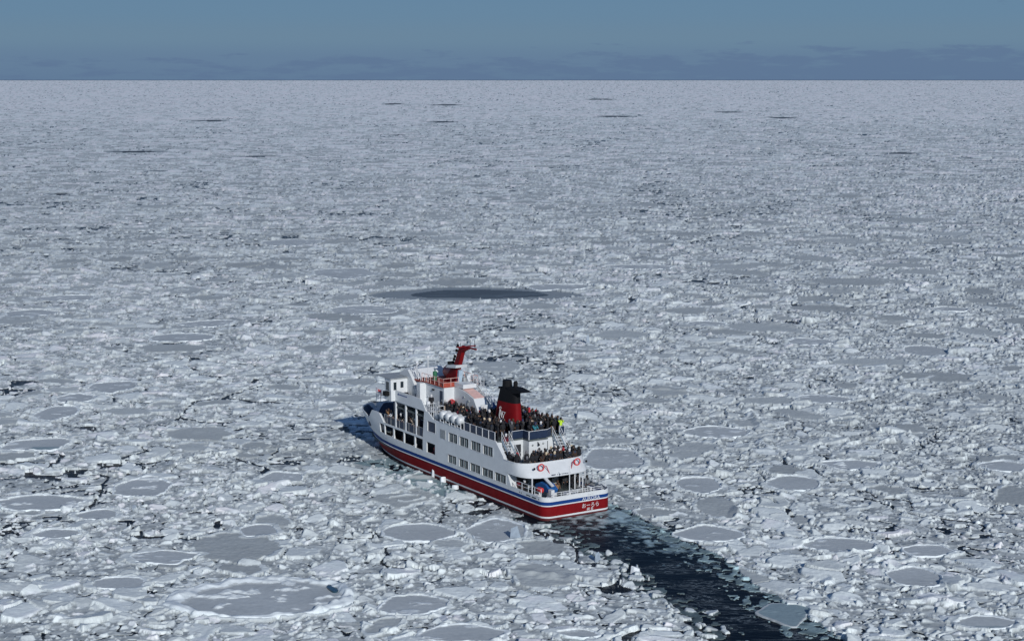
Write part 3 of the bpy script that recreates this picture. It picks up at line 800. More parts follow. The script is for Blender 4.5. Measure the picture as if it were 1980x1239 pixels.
# rounded bulwark round the aft end of the middle deck
bt = [(7.7, 4.24), (6.4, 4.24), (5.4, 4.22), (4.7, 4.08), (4.05, 3.78), (3.55, 3.3), (3.25, 2.7), (3.12, 1.8), (3.06, 0.9), (3.05, 0)]
tp = [(7.7, 4.24), (6.6, 4.23), (5.8, 4.18), (5.35, 4.02), (4.95, 3.72), (4.65, 3.25), (4.47, 2.65), (4.40, 1.8), (4.36, 0.9), (4.35, 0)]
bt = bt + [(x, -y) for x, y in reversed(bt[:-1])]; tp = tp + [(x, -y) for x, y in reversed(tp[:-1])]
n = len(bt); v = []; f = []
lv_ = [(3.87, 0.03, 0), (3.92, 0.0, 0), (4.5, -0.0, .42), (5.1, 0, .93), (5.2, 0.0, 1.0)]
for z, ins, u in lv_:
    for (x, y), (x2, y2) in zip(bt, tp): v.append((x + (x2 - x) * u + ins, (y + (y2 - y) * u), z))
for z, ins, u in [(5.2, .1, 1.0), (4.31, .1, .35)]:
    for (x, y), (x2, y2) in zip(bt, tp):
        X_, Y_ = x + (x2 - x) * u, y + (y2 - y) * u; r_ = math.hypot(X_ - 9, Y_) or 1
        v.append((X_ + .10 * (9 - X_) / r_, Y_ - .10 * Y_ / r_, z))
for k in range(6):
    for i in range(n - 1): f.append((k * n + i, k * n + i + 1, (k + 1) * n + i + 1, (k + 1) * n + i))
b = MB(); b.add(v, f); o = b.build('aft_bulwark', M_WHITE, ship)
o.data.polygons.foreach_set('use_smooth', [True] * len(o.data.polygons)); o.data.set_sharp_from_angle(angle=R(40))
MB().path([(x, y, 5.22) for x, y in tp], 0.05).build('bulwark_cap', M_WHITE, ship)
# underside of the middle deck overhang
MB().prism([(3.3, -2.7), (3.3, 2.7), (4.3, 3.75), (7.5, 4.05), (7.5, -4.05), (4.3, -3.75)], 3.90, 3.96, 'z').build('deckhead', M_WHITE, ship)

# lower aft house wall inside the covered mooring deck
b = MB(); b.box(7.3, 7.42, -4.1, 4.1, 1.66, 3.9); b.build('house_wall', M_DARK, ship)  # white-grey wall coloured near-black: shade under the overhang is painted in
b = MB(); b.prism([(6.38, 1.9), (6.9, 3.86), (7.3, 3.86), (7.3, 1.9)], 3.3, 4.12, 'y'); 
o = b.build('bracket', M_WHITE, ship)
# door and lockers on it
for y in (-1.9, 1.2):
    d_ = MB().box(7.22, 7.3, y - .4, y + .4, 1.7, 3.55).build('door', M_STEEL, ship); MB().box(7.18, 7.22, y + .26, y + .32, 2.5, 2.75).build('handle', M_BLACK, d_)
# pillars under the overhang
for y in (3.6, -3.6): MB().tube((3.7, y * .92, 1.66), (3.7, y * .92, 3.9), .07, 8).build('pillar', M_RAIL, ship)
for y in (1.55, -1.9): MB().tube((3.5, y, 1.66), (3.5, y, 3.9), .07, 8).build('pillar', M_RAIL, ship)

# aft house on the middle deck
b = MB()
b.prism([(9.2, 3.9), (9.2, 2.45), (9.35, 2.4), (9.35, .88), (8.12, .88), (8.12, -1.45), (8.85, -1.5), (8.85, -3.0), (9.4, -3.0), (9.4, -3.9), (11, -3.9), (11, 3.9)], 4.30, 6.68, 'z')
b.build('house_wall', M_WHITE, ship)
b = MB(); b.box(9.27, 9.34, 1.15, 1.95, 4.35, 6.2); d_ = b.build('door', M_DARK, ship); MB().box(9.23, 9.27, 1.2, 1.26, 5.2, 5.4).build('handle', M_STEEL, d_)
b = MB(); b.box(8.80, 8.84, -1.98, -1.76, 5.3, 6.3); b.build('window', M_GLASS, ship)
for (x, y, z) in ((8.08, .45, 6.25), (8.08, -.9, 6.3), (9.16, 2.7, 6.2), (8.08, -1.25, 5.5), (8.08, .7, 5.2)):
    MB().lathe([(.10, 0), (.10, -.08), (.05, -.14)], (x, y, z), 'x', 10).build('wall_lamp', M_STEEL, ship)
MB().tube((8.05, -.2, 6.5), (7.85, -.2, 6.35), .05).tube((7.85, -.2, 6.35), (7.8, -.2, 6.15), .09, 8).build('floodlight', M_BLACK, ship)
# inner face of the sloping wing at each side, with a red locker
for sd_ in (1, -1):
    b = MB(); b.prism([(7.65, 5.2), (9.46, 6.84), (9.9, 6.84), (9.9, 4.31), (7.65, 4.31)], sd_ * 3.78, sd_ * 4.09, 'y'); b.build('wing_plate', M_WHITE, ship)
    MB().box(8.2, 8.5, sd_ * 3.55, sd_ * 3.76, 4.9, 5.7).build('fire_locker', M_BUOY, ship)

# railings of the top deck: dark blue cloth panels between white posts
def cloth_rail(pts, z0, z1, name='railing', spacing=1.25, panel=M_NAVY, parent=ship, rr=.035, extra=0.08, post=None):
    """pts: plan polyline"""
    p = MB(); r = MB()
    for (a, b_) in zip(pts[:-1], pts[1:]):
        a = Vector((a[0], a[1], 0)); b2 = Vector((b_[0], b_[1], 0)); d = (b2 - a); ln = d.length; d.normalize(); nrm = Vector((-d.y, d.x, 0)) * .012
        v = []
        for q in (a, b2):
            for s2 in (1, -1):
                v += [tuple(q + nrm * s2 + Vector((0, 0, z0 + .04))), tuple(q + nrm * s2 + Vector((0, 0, z1 - .05)))]
        p.add(v, [(0, 4, 5, 1), (2, 3, 7, 6), (1, 5, 7, 3), (0, 2, 6, 4), (0, 1, 3, 2), (4, 6, 7, 5)])
        k = max(1, round(ln / spacing))
        for i in range(k + 1):
            q = a + d * (ln * i / k) + nrm * 4
            r.tube((q.x, q.y, z0), (q.x, q.y, z1 + extra * 0), rr, 6)
        r.tube((a.x, a.y, z1), (b2.x, b2.y, z1), .03, 6)
    o = r.build(name, post or M_RAIL, parent); p.build('cloth_panel', panel, o)
    return o
for sd_ in (1, -1):
    cloth_rail([(9.62, sd_ * 4.16), (16.1, sd_ * 4.16)][::sd_], 6.85, 7.75)
cloth_rail([(9.15, 2.35), (9.22, 0.95)], 6.85, 7.75, spacing=1.3)
cloth_rail([(9.22, 0.95), (8.1, 0.90)], 6.85, 7.75, spacing=1.1)
cloth_rail([(8.1, 0.90), (8.1, -1.45)], 6.85, 7.75, spacing=1.2)
cloth_rail([(8.1, -1.45), (8.72, -2.3)], 6.85, 7.75, spacing=1.0)
cloth_rail([(8.78, -3.45), (8.78, -4.16), (9.6, -4.16)], 6.85, 7.75, spacing=.9)
# middle deck galleries
gal = [(25.2, 4.12), (30, 4.12), (32.3, 4.10), (34.4, 4.02), (35.1, 3.98)]
for sd_ in (1, -1):
    cloth_rail([(x, sd_ * y) for x, y in gal][::sd_], 4.38, 5.38, spacing=1.23, rr=.022, post=M_STEEL)
    g = MB(); g.prism([(34.9, 4.38), (36.1, 5.30), (36.1, 4.38)], sd_ * 4.0, sd_ * 4.08, 'y'); g.build('gallery_plate', M_WHITE, ship)
    for x in (27.05, 29.58, 32.05): 
        MB().box(x - .11, x + .11, sd_ * 4.02, sd_ * 4.2, 4.38, 7.45).build('pillar', M_RAIL, ship)
    # fascia: bulwark of the bridge deck
    fb = MB(); fb.prism([(25.08, 7.45), (24.5, 7.45), (25.5, 8.55), (26.0, 8.70), (26.7, 8.76), (32.0, 8.77), (32.0, 7.55)], sd_ * 4.12, sd_ * 4.25, 'y')
    fo = fb.build('bridge_deck_bulwark', M_WHITE, ship)
    em = MB(); em.lathe([(.13, 0), (.13, .012)], (31.2, sd_ * 4.25 if sd_ > 0 else -4.262, 8.42), 'y', 14)
    for k in range(7): em.box(30.75 - k * .27, 30.9 - k * .27, sd_ * 4.25, sd_ * 4.262, 8.34, 8.48)
    em.box(28.98, 31.2, sd_ * 4.25, sd_ * 4.256, 8.395, 8.425)
    em.build('emblem_strip', M_BLUE, fo)
    # gallery inner wall with windows
    iw = MB(); iw.box(25.1, 34.6, sd_ * 2.95, sd_ * 3.1, 4.30, 7.42); wo = iw.build('gallery_wall', M_NAVY, ship)
    for x in (26.0, 28.5, 31.0): 
        q = MB().box(x, x + 1.7, sd_ * 3.1, sd_ * 3.13, 5.95, 7.05).build('window', M_GLASS, wo)
        MB().box(x - .05, x + 1.75, sd_ * 3.105, sd_ * 3.15, 5.85, 5.93).build('sill', M_STEEL, q)
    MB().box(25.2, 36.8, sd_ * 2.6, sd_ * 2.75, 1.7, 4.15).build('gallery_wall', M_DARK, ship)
MB().box(34.55, 34.7, -2.95, 2.95, 3.4, 7.42).build('front_wall', M_WHITE, ship)
MB().box(24.9, 25.05, -4.05, 4.05, 4.3, 6.68).build('cross_wall', M_WHITE, ship)

# wheelhouse, with wings as wide as the ship
wh = MB(); wh.box(32.02, 35.2, -2.9, 2.9, 7.52, 10.05)
wh.box(32.02, 33.6, 2.9, 4.78, 7.50, 10.1); wh.box(32.02, 33.6, -4.78, -2.9, 7.50, 10.1)
who = wh.build('wheelhouse', M_WHITE, ship, bevel=.04)
MB().box(31.85, 35.5, -4.9, 4.9, 10.1, 10.19).build('wheelhouse_roof', M_STEEL, ship)
for sd_ in (1, -1):
    for a, b_, c, d in ((4.05, 4.42, 8.75, 9.70), (3.12, 3.50, 9.0, 9.72)):
        q = MB(); q.box(31.98, 32.02, sd_ * a, sd_ * b_, c, d); q.build('window', M_GLASS, who)
    q = MB(); q.box(32.5, 33.2, sd_ * 4.78, sd_ * 4.80, 8.7, 9.7); q.build('window', M_GLASS, who)
    MB().box(32.3, 33.0, sd_ * 4.85, sd_ * 5.35, 8.1, 8.62).build('sidelight_screen', M_BLACK, ship)
    MB().box(31.96, 32.02, sd_ * 4.1, sd_ * 4.78, 7.5, 8.78).build('wing_bulwark', M_WHITE, ship)
q = MB(); q.box(35.2, 35.24, -2.6, 2.6, 8.7, 9.7); q.build('window', M_GLASS, who)
MB().lathe([(.02, 0), (.32, .02), (.36, .2), (.36, .8), (.3, .95), (.05, 1.0)], (31.4, 3.15, 7.52), 'z', 14).build('searchlight_drum', M_BLACK, ship)
# sloping funnel-like casing behind the wheelhouse
cs = MB(); cs.prism([(34.2, 10.19), (32.7, 11.05), (31.9, 11.1), (31.0, 10.35), (30.1, 9.3), (29.45, 8.3), (29.3, 7.52), (32.0, 7.52), (32.0, 10.19)], -2.6, 2.6, 'y')
co = cs.build('casing', M_STEEL if False else M_WHITE, ship, bevel=.05)
for k in range(2): MB().box(30.0 + k * .3, 30.1 + k * .3, 2.6, 2.63, 8.0 + k * 1.0, 8.5 + k * .9).build('vent', M_NAVY, co)

# bridge house
hs = MB(); hs.box(24.0, 29.0, -2.2, 2.2, 6.84, 10.12)
hs.box(28.2, 29.0, 2.2, 3.0, 7.52, 10.05)
hso = hs.build('bridge_house', M_WHITE, ship)
q = MB(); q.box(24.3, 24.9, 2.2, 2.24, 7.6, 9.66); dd = q.build('door', M_NAVY, hso); MB().box(24.36, 24.42, 2.24, 2.28, 8.5, 8.7).build('handle', M_STEEL, dd)
MB().box(26.2, 26.6, 2.2, 2.35, 9.45, 9.6).build('name_plate', M_BLACK, hso)
MB().box(23.9, 29.1, -2.35, 2.35, 10.12, 10.2).build('upper_deck', M_ORANGE, ship)
MB().box(29.1, 31.3, -2.35, 2.35, 10.0, 10.12).build('upper_deck', M_ORANGE, ship)
# open rails round the upper deck
def open_rail(pts, h=.92, sp=1.05, mat=M_PINK, mids=(.45,), name='railing', r=.03, parent=ship):
    b = MB()
    for a, c in zip(pts[:-1], pts[1:]):
        a = Vector(a); c = Vector(c); ln = (c - a).length; k = max(1, round(ln / sp))
        for i in range(k + 1):
            q = a.lerp(c, i / k); b.tube(q, q + Vector((0, 0, h)), r * 1.1, 5)
        b.tube(a + Vector((0, 0, h)), c + Vector((0, 0, h)), r, 5)
        for m in mids: b.tube(a + Vector((0, 0, m)), c + Vector((0, 0, m)), r * .8, 5)
    return b.build(name, mat, parent)
open_rail([(29.0, 2.28, 10.2), (24.0, 2.28, 10.2), (24.0, .3, 10.2)])
open_rail([(29.0, -2.28, 10.2), (24.0, -2.28, 10.2), (24.0, -1.3, 10.2)])
# low screens inside the rail in the same red as the deck
b = MB(); b.box(24.06, 28.9, 2.18, 2.2, 10.2, 10.62); b.box(24.06, 24.08, .3, 2.18, 10.2, 10.62); b.build('screen', M_ORANGE, ship)

# aft casing with sloping end and stair to the top deck
ac = MB(); ac.prism([(24.0, 6.84), (24.0, 10.1), (23.1, 10.15), (21.0, 9.75), (19.7, 9.38), (18.6, 7.86), (18.0, 6.84)], -0.65, 0.85, 'y')
aco = ac.build('aft_casing', M_WHITE, ship)
MB().prism([(23.0, 10.17), (21.0, 9.77), (19.75, 9.40), (19.75, 9.44), (21.0, 9.82), (23.0, 10.21)], -0.6, .7, 'y').build('casing_top', M_PINK, aco)
MB().box(22.0, 24.0, -0.9, .84, 10.15, 10.62).build('deck_locker', M_WHITE, ship)
for (x, z) in ((20.6, 8.9), (21.6, 9.2)): MB().box(x, x + .25, .85, .95, z, z + .16).build('wall_lamp', M_STEEL, aco)
MB().box(20.9, 21.15, .86, .90, 7.2, 8.75).build('vent', M_STEEL, aco)
MB().box(18.2, 18.3, -.55, .75, 6.84, 8.9).build('door_panel', M_WHITE, aco)
def stair(p_top, p_bot, y0, y1, nstep, rails=(1, 1), mat=M_WHITE, parent=ship, name='staircase', rail_h=.9, string=.22, side_mat=None):
    """p = (x, z) of the top and bottom of the flight"""
    xt, zt = p_top; xb, zb = p_bot
    root = empty(name, (0, 0, 0), 0, parent)
    b = MB()
    for y in (y0, y1 - .05): b.prism([(xt, zt), (xb, zb), (xb, zb + string * 1.3), (xt, zt + string * 1.3)], y, y + .05, 'y')
    b.build('stringer', side_mat or mat, root)
    for k in range(nstep):
        t = (k + .5) / nstep; x = xt + (xb - xt) * t; z = zt + (zb - zt) * t
        MB().box(x - .13, x + .13, y0 + .05, y1 - .05, z, z + .04).build('tread', mat, root)
    for s2, y in zip(rails, (y0, y1)):
        if not s2: continue
        r = MB()
        for t in (0, .5, 1): 
            q = Vector((xt + (xb - xt) * t, y, zt + (zb - zt) * t)); r.tube(q, q + Vector((0, 0, rail_h + .1)), .028, 5)
        r.tube((xt, y, zt + rail_h + .1), (xb, y, zb + rail_h + .1), .03, 5); r.tube((xt, y, zt + .55), (xb, y, zb + .55), .024, 5)
        r.build('handrail', M_RAIL, root)
    return root
M_PALE = material('pale_blue_paint', (0.38, 0.48, 0.56), 0.5, var=0.1)
stair((9.15, 6.84), (6.7, 4.32), 2.75, 3.65, 9, side_mat=M_PALE)
stair((8.75, 6.84), (6.3, 4.32), -3.45, -2.5, 9, side_mat=M_PALE)
st = stair((23.4, 10.12), (18.4, 6.86), -1.75, -0.75, 12)
# blue weather cloth hung from that stair, and a row of stanchions up its outer side
MB().prism([(18.3, 6.9), (18.3, 9.1), (17.6, 8.7), (17.5, 6.9)], -0.9, -0.75, 'y').build('weather_cloth', M_TARP, ship)
b = MB()
for k in range(9):
    t = k / 8; x = 23.2 - 4.6 * t; z = 10.15 - 2.4 * t
    b.tube((x, -1.9, z - .4), (x, -1.9, z + .75), .05 if k > 2 else .03, 6)
b.tube((23.2, -1.9, 10.9), (18.6, -1.9, 8.5), .035)
b.build('railing', M_RAIL, ship)

# mast: raked, red, on the upper deck
mroot = empty('mast', (0, 0, 0), 0, ship)
def tapered(pts, name, mat, parent):
    """pts: (xfront, xaft, half width, z)"""
    v = []; f = []
    for xf, xa, hw, z in pts: v += [(xf, -hw * .6, z), (xf, hw * .6, z), (xa, hw, z), (xa, -hw, z)]
    for k in range(len(pts) - 1):
        for i in range(4): f.append((k * 4 + i, k * 4 + (i + 1) % 4, k * 4 + 4 + (i + 1) % 4, k * 4 + 4 + i))
    f += [(3, 2, 1, 0), tuple(len(v) - 4 + i for i in range(4))]
    b = MB(); b.add(v, f); return b.build(name, mat, parent, bevel=.05)
tapered([(27.3, 24.55, .42, 10.2), (26.9, 24.4, .40, 10.9), (25.9, 24.3, .36, 11.9)], 'mast_foot', M_RED, mroot)
tapered([(25.55, 24.35, .28, 12.0), (24.85, 23.75, .26, 13.2), (24.4, 23.35, .26, 14.1), (24.2, 22.5, .24, 14.5), (23.6, 21.6, .18, 14.72)], 'mast_column', M_RED, mroot)
MB().prism([(26.2, 12.0), (23.9, 12.25), (23.75, 12.6), (25.7, 12.38)], -.75, .75, 'y').build('mast_platform', M_WHITE, mroot)
MB().box(26.0, 26.4, -.35, .35, 12.3, 12.65).build('lamp_box', M_BLACK, mroot)
b = MB(); b.box(20.5, 23.6, -.09, .09, 14.72, 14.88); b.prism([(23.6, 14.2), (22.6, 14.75), (23.6, 14.75)], -.08, .08, 'y'); b.box(22.6, 22.8, -1.2, 1.2, 14.8, 14.9); b.box(23.9, 24.9, -.1, .1, 14.45, 14.6); b.build('yard', M_RED, mroot)
b = MB()
for x, y, z, h in ((21.8, 0, 14.88, .85), (20.8, 0, 14.88, .5), (22.7, 1.1, 14.9, .55), (22.7, -1.1, 14.9, .6), (24.0, 0, 14.6, .5), (24.8, 0, 14.6, .35)): b.tube((x, y, z), (x, y, z + h), .03, 5)
b.build('antenna', M_BLACK, mroot)
for x, z in ((25.3, 13.2), (24.9, 13.9), (24.6, 14.5), (25.5, 12.8)): MB().lathe([(.05, 0), (.15, .03), (.15, .3), (.08, .36)], (x, 0, z), 'z', 8).build('mast_lamp', M_BLACK, mroot)
MB().box(24.75, 25.35, -.3, .3, 13.62, 13.74).build('mast_step', M_WHITE, mroot)
MB().prism([(24.5, 10.2), (24.2, 10.2), (23.9, 11.9), (24.2, 11.95)], -.25, .25, 'y').build('ladder_casing', M_PALE, mroot)
# ventilator drum, green covered light, white poles and boxes on the upper deck
MB().lathe([(.1, 0), (.62, .03), (.72, .15), (.72, 2.2), (.62, 2.33), (.1, 2.36)], (26.9, -1.25, 11.0), 'x', 20).build('ventilator_drum', material('faded_red', (0.40, 0.12, 0.11), .5, var=.1), ship, smooth=False)
MB().box(27.1, 29.1, -1.7, -.8, 10.2, 10.4).build('drum_cradle', M_BLACK, ship)
MB().lathe([(.20, 0), (.22, .05), (.26, .9), (.24, 1.05), (.08, 1.1), (.07, 1.3), (.03, 1.32)], (28.2, 1.0, 10.2), 'z', 12).build('covered_searchlight', M_GREEN, ship)
pr = MB()
pr.tube((30.35, 2.2, 10.1), (30.35, 2.2, 11.9), .045).tube((27.7, 2.2, 10.2), (27.7, 2.2, 12.9), .05).tube((30.35, 2.2, 11.5), (28.9, 2.2, 10.1), .05).tube((30.0, 2.2, 11.2), (29.4, 2.2, 10.1), .04)
pr.tube((28.4, 2.25, 10.2), (28.4, 2.25, 11.1), .04)
pr.build('signal_pole', M_RAIL, ship)
for x, y, z in ((30.35, 2.2, 11.95), (27.7, 2.2, 12.95), (31.6, 1.4, 11.4), (31.2, 2.0, 11.2)):
    MB().lathe([(.05, 0), (.16, .05), (.18, .2), (.1, .34), (.02, .38)], (x, y, z), 'z', 10).build('signal_lamp', M_RAIL, ship)
open_rail([(31.5, 2.3, 10.35), (29.3, 2.3, 10.1)], .95, .6, M_RAIL)
for (a, b2, c, d, e1, e2, m) in ((23.98, 24.5, -1.35, -.85, 10.2, 11.25, M_WHITE), (24.3, 24.8, -2.1, -1.5, 10.2, 10.6, M_DARK), (24.2, 24.35, -1.9, -1.15, 11.2, 11.35, M_WHITE), (24.5, 25.1, .75, 1.2, 10.2, 10.45, M_RAIL), (24.1, 24.4, -.75, -.45, 10.2, 11.0, M_STEEL)):
    MB().box(a, b2, c, d, e1, e2).build('deck_box', m, ship, bevel=.03)
open_rail([(24.0, -1.3, 10.2), (22.0, -1.9, 10.15)], 1.0, .5, M_RAIL)

# funnel
froot = empty('funnel', (0, 0, 0), 0, ship)
def fun_ring(xf, xa, hw, z, n=24):
    """plan of the funnel: blunt front, narrow after end"""
    out = []
    for i in range(n):
        t = 2 * math.pi * i / n; c, s_ = math.cos(t), math.sin(t)
        u = (1 + c) / 2
        x = xa + (xf - xa) * (0.5 + 0.5 * np.sign(c) * abs(c) ** .55)
        y = np.sign(s_) * abs(s_) ** .55 * hw * (0.55 + 0.45 * u)
        out.append((x, y, z))
    return out
def fun(levels, name, mat):
    v = []; f = []; n = 24
    for l in levels: v += fun_ring(*l)
    for k in range(len(levels) - 1):
        for i in range(n): f.append((k * n + i, k * n + (i + 1) % n, k * n + n + (i + 1) % n, k * n + n + i))
    f += [tuple(range(n - 1, -1, -1)), tuple((len(levels) - 1) * n + i for i in range(n))]
    b = MB(); b.add(v, f); o = b.build(name, mat, froot, True); o.data.set_sharp_from_angle(angle=R(40)); return o
fun([(15.75, 11.25, 1.05, 6.84), (15.1, 11.6, .92, 10.1)], 'funnel_body', M_RED)
fun([(15.05, 11.62, .93, 10.1), (14.55, 11.68, .86, 11.5)], 'funnel_top', M_BLACK)
MB().prism([(14.9, 11.35), (11.8, 11.2), (9.75, 11.62), (11.6, 11.85), (13.0, 11.75), (14.9, 11.55)], -.55, .55, 'y').build('smoke_deflector', M_BLACK, froot)
MB().lathe([(.55, 0), (.52, .9), (.45, 1.0), (.3, 1.0)], (13.75, .1, 11.4), 'z', 14).build('exhaust_pipe', M_BLACK, froot)
MB().lathe([(.22, 0), (.24, .7), (.15, .85), (.1, .85)], (12.35, -.1, 11.6), 'z', 12).build('exhaust_pipe', M_BLACK, froot)
b = MB()
for k in range(9): b.box(15.0 + .0 * k, 15.28, -.2, .2, 7.3 + k * .42, 7.36 + k * .42)
b.build('ladder', M_RAIL, froot)
# white ship's badge on both flanks of the funnel
for sd_ in (1, -1):
    b = MB()
    def q3(u, w_):      # u: metres aft, w: metres up, on the flank
        return (13.9 - u, sd_ * (0.955 - 0.022 * w_ * 1.2 - 0.045 * max(0, u)), 8.75 + w_)
    def stroke(a, c, r=.038): b.tube(q3(*a), q3(*c), r, 6)
    ring = [(.28 + .42 * math.cos(t), -.22 + .40 * math.sin(t)) for t in [math.radians(a) for a in range(150, 381, 23)]]
    for a, c in zip(ring[:-1], ring[1:]): stroke(a, c)
    stroke((-.12, -.1), (.02, .52)); stroke((.10, .42), (.42, -.40)); stroke((.08, .05), (-.02, -.3)); stroke((.45, .28), (1.0, .26)); stroke((1.0, .26), (.66, -.16)); stroke((.45, .28), (.5, -.1))
    rr_ = [(.05 + .16 * math.cos(t), .62 + .14 * math.sin(t)) for t in [math.radians(a) for a in range(-30, 211, 40)]]
    for a, c in zip(rr_[:-1], rr_[1:]): stroke(a, c, .03)
    b.build('funnel_badge', M_WHITE, froot)

# life raft canisters on cradles
for k in range(4):
    x = 17.1 + k * 1.25
    for sd_ in (1, -1):
        rt = empty('liferaft', (x, sd_ * 3.82, 6.84), 0, ship)
        MB().lathe([(.10, -.66), (.34, -.62), (.42, -.5), (.42, -.06), (.45, -.05), (.45, .05), (.42, .06), (.42, .5), (.34, .62), (.10, .66)], (0, 0, .92), 'y', 16).build('canister', M_WHITE, rt, smooth=True)
        c = MB()
        for y in (-.45, .45):
            c.box(-.42, -.36, y - .04, y + .04, 0, .62); c.box(.36, .42, y - .04, y + .04, 0, .62); c.box(-.42, .42, y - .04, y + .04, .42, .50)
        c.box(-.42, .42, .44, .5, .1, .16)
        c.build('cradle', M_RAIL, rt)
# frames, ladder and boarding gear forward of the rafts
open_rail([(22.1, 4.1, 6.85), (24.0, 4.1, 6.85)], 1.3, .5, M_RAIL, (.35, .75, 1.0))
open_rail([(22.1, 3.3, 6.85), (24.0, 3.3, 6.85)], 1.6, .8, M_RAIL, (.6, 1.1))
open_rail([(24.0, 4.1, 6.85), (24.0, 3.3, 6.85)], 1.6, .8, M_RAIL, (.6, 1.1))
open_rail([(22.1, 4.1, 6.85), (22.1, 3.3, 6.85)], 1.6, .8, M_RAIL, (.6, 1.1))
stair((24.7, 7.5), (23.6, 6.86), 2.55, 3.2, 3)
b = MB(); b.tube((25.0, 3.9, 7.5), (25.0, 3.9, 9.0), .06).tube((25.0, 3.9, 9.0), (24.4, 4.0, 9.3), .05); b.build('davit', M_RAIL, ship)
MB().lathe([(.05, 0), (.2, .05), (.24, .25), (.2, .45), (.05, .5)], (24.6, 3.9, 8.15), 'z', 12).build('lamp', M_RAIL, ship)
MB().box(22.5, 23.4, 3.4, 3.9, 6.85, 7.5).build('deck_box', M_WHITE, ship, bevel=.03)
# fore deck: windlass, bollards, locker
for sd_ in (1, -1):
    r = empty('windlass', (39.4, sd_ * 1.3, 3.4), 0, ship)
    MB().lathe([(.35, -.5), (.35, -.42), (.2, -.4), (.2, .4), (.35, .42), (.35, .5)], (0, 0, .55), 'y', 14).build('drum', M_STEEL, r)
    MB().box(-.4, .4, -.55, .55, 0, .2).build('base', M_STEEL, r)
    MB().lathe([(.13, 0), (.13, .5), (.2, .55), (.2, .65)], (42.0, sd_ * 1.8, 3.4), 'z', 12).lathe([(.13, 0), (.13, .5), (.2, .55), (.2, .65)], (42.6, sd_ * 1.6, 3.4), 'z', 12).build('bollard', M_WHITE, ship)
MB().lathe([(.05, 0), (.35, .05), (.42, .5), (.2, .85), (.02, .9)], (40.9, 2.4, 3.4), 'z', 14).build('ventilator', M_RAIL, ship)
MB().box(40.0, 40.5, 2.9, 3.3, 3.4, 3.9).build('deck_box', M_RAIL, ship, bevel=.03)
# anchor recess
MB().lathe([(.1, 0), (.34, .03), (.34, .10), (.18, .16)], (39.6, 3.62, 3.45), 'y', 14).build('anchor_pocket', M_NAVY, ship)

# stern mooring deck
open_rail([(0.1, -3.0, 2.62), (0.1, 3.1, 2.62)], .42, 1.0, M_RAIL, (.2,))
for sd_ in (1, -1): open_rail([(0.9, sd_ * 4.0, 2.62), (5.6, sd_ * 4.12, 2.62)], .75, 1.15, M_RAIL, (.38,))
for x, y in ((1.1, 2.9), (1.1, -2.9), (2.8, 3.3), (2.8, -3.3)):
    r = MB()
    for dx in (-.22, .22): r.lathe([(.14, 0), (.14, .55), (.2, .6), (.2, .7)], (x + dx, y, 1.66), 'z', 10)
    r.box(x - .42, x + .42, y - .16, y + .16, 1.66, 1.72); r.build('bollard', M_RAIL, ship)
cr = empty('mooring_winch', (2.2, -1.1, 1.66), 0, ship)
MB().lathe([(.42, -.6), (.42, -.52), (.24, -.5), (.24, .5), (.42, .52), (.42, .6)], (0, 0, .6), 'y', 14).build('drum', M_STEEL, cr)
MB().box(-.5, .5, -.7, .7, 0, .25).build('base', M_STEEL, cr)
MB().box(-.6, -.2, .7, 1.1, 0, .8).build('motor', M_WHITE, cr, bevel=.04)
bo = empty('covered_boat', (3.3, 1.7, 1.66), 0, ship)
MB().prism([(-1.1, .75), (-1.3, 1.15), (-.5, 1.62), (.5, 1.70), (1.5, 1.3), (1.5, .8)], -.55, .55, 'y').build('tarpaulin', M_TARP, bo, bevel=.08)
for dx in (-.9, .9): MB().box(dx - .07, dx + .07, -.55, .55, 0, .8).build('cradle', M_WHITE, bo)
MB().prism([(-1.45, 1.55), (.2, 2.2), (.2, 2.3), (-1.5, 1.65)], .1, .45, 'y').build('boom', M_WHITE, bo)
MB().box(1.6, 2.2, 1.9, 2.3, 1.66, 2.9).build('locker', M_WHITE, ship, bevel=.03)
MB().box(1.3, 1.8, .3, .8, 1.66, 2.5).build('locker', M_WHITE, ship, bevel=.05)
MB().box(1.0, 1.5, -.5, -.1, 1.66, 2.45).build('locker', M_WHITE, ship, bevel=.05)
MB().lathe([(.05, -.35), (.26, -.3), (.26, .3), (.05, .35)], (3.0, 2.75, 2.75), 'x', 12).build('fuel_drum', M_BUOY, ship)
MB().box(5.2, 6.9, -3.8, -3.4, 1.66, 2.7).build('locker', M_RAIL, ship)
MB().tube((2.7, -2.35, 1.66), (2.7, -2.35, 3.7), .07).tube((2.7, -1.95, 1.66), (2.7, -1.95, 3.7), .07).build('ladder', M_RAIL, ship)
# ensign pole
MB().tube((.35, .9, 1.66), (.35, .9, 5.55), .06, 8, .04).build('ensign_pole', M_RAIL, ship)
MB().tube((45.0, 0, 4.6), (45.0, 0, 6.85), .035, 6).build('jack_staff', M_RAIL, ship)
open_rail([(44.8, -1.6, 4.7), (44.8, -.5, 4.7)], .9, 1.1, M_STEEL, ())

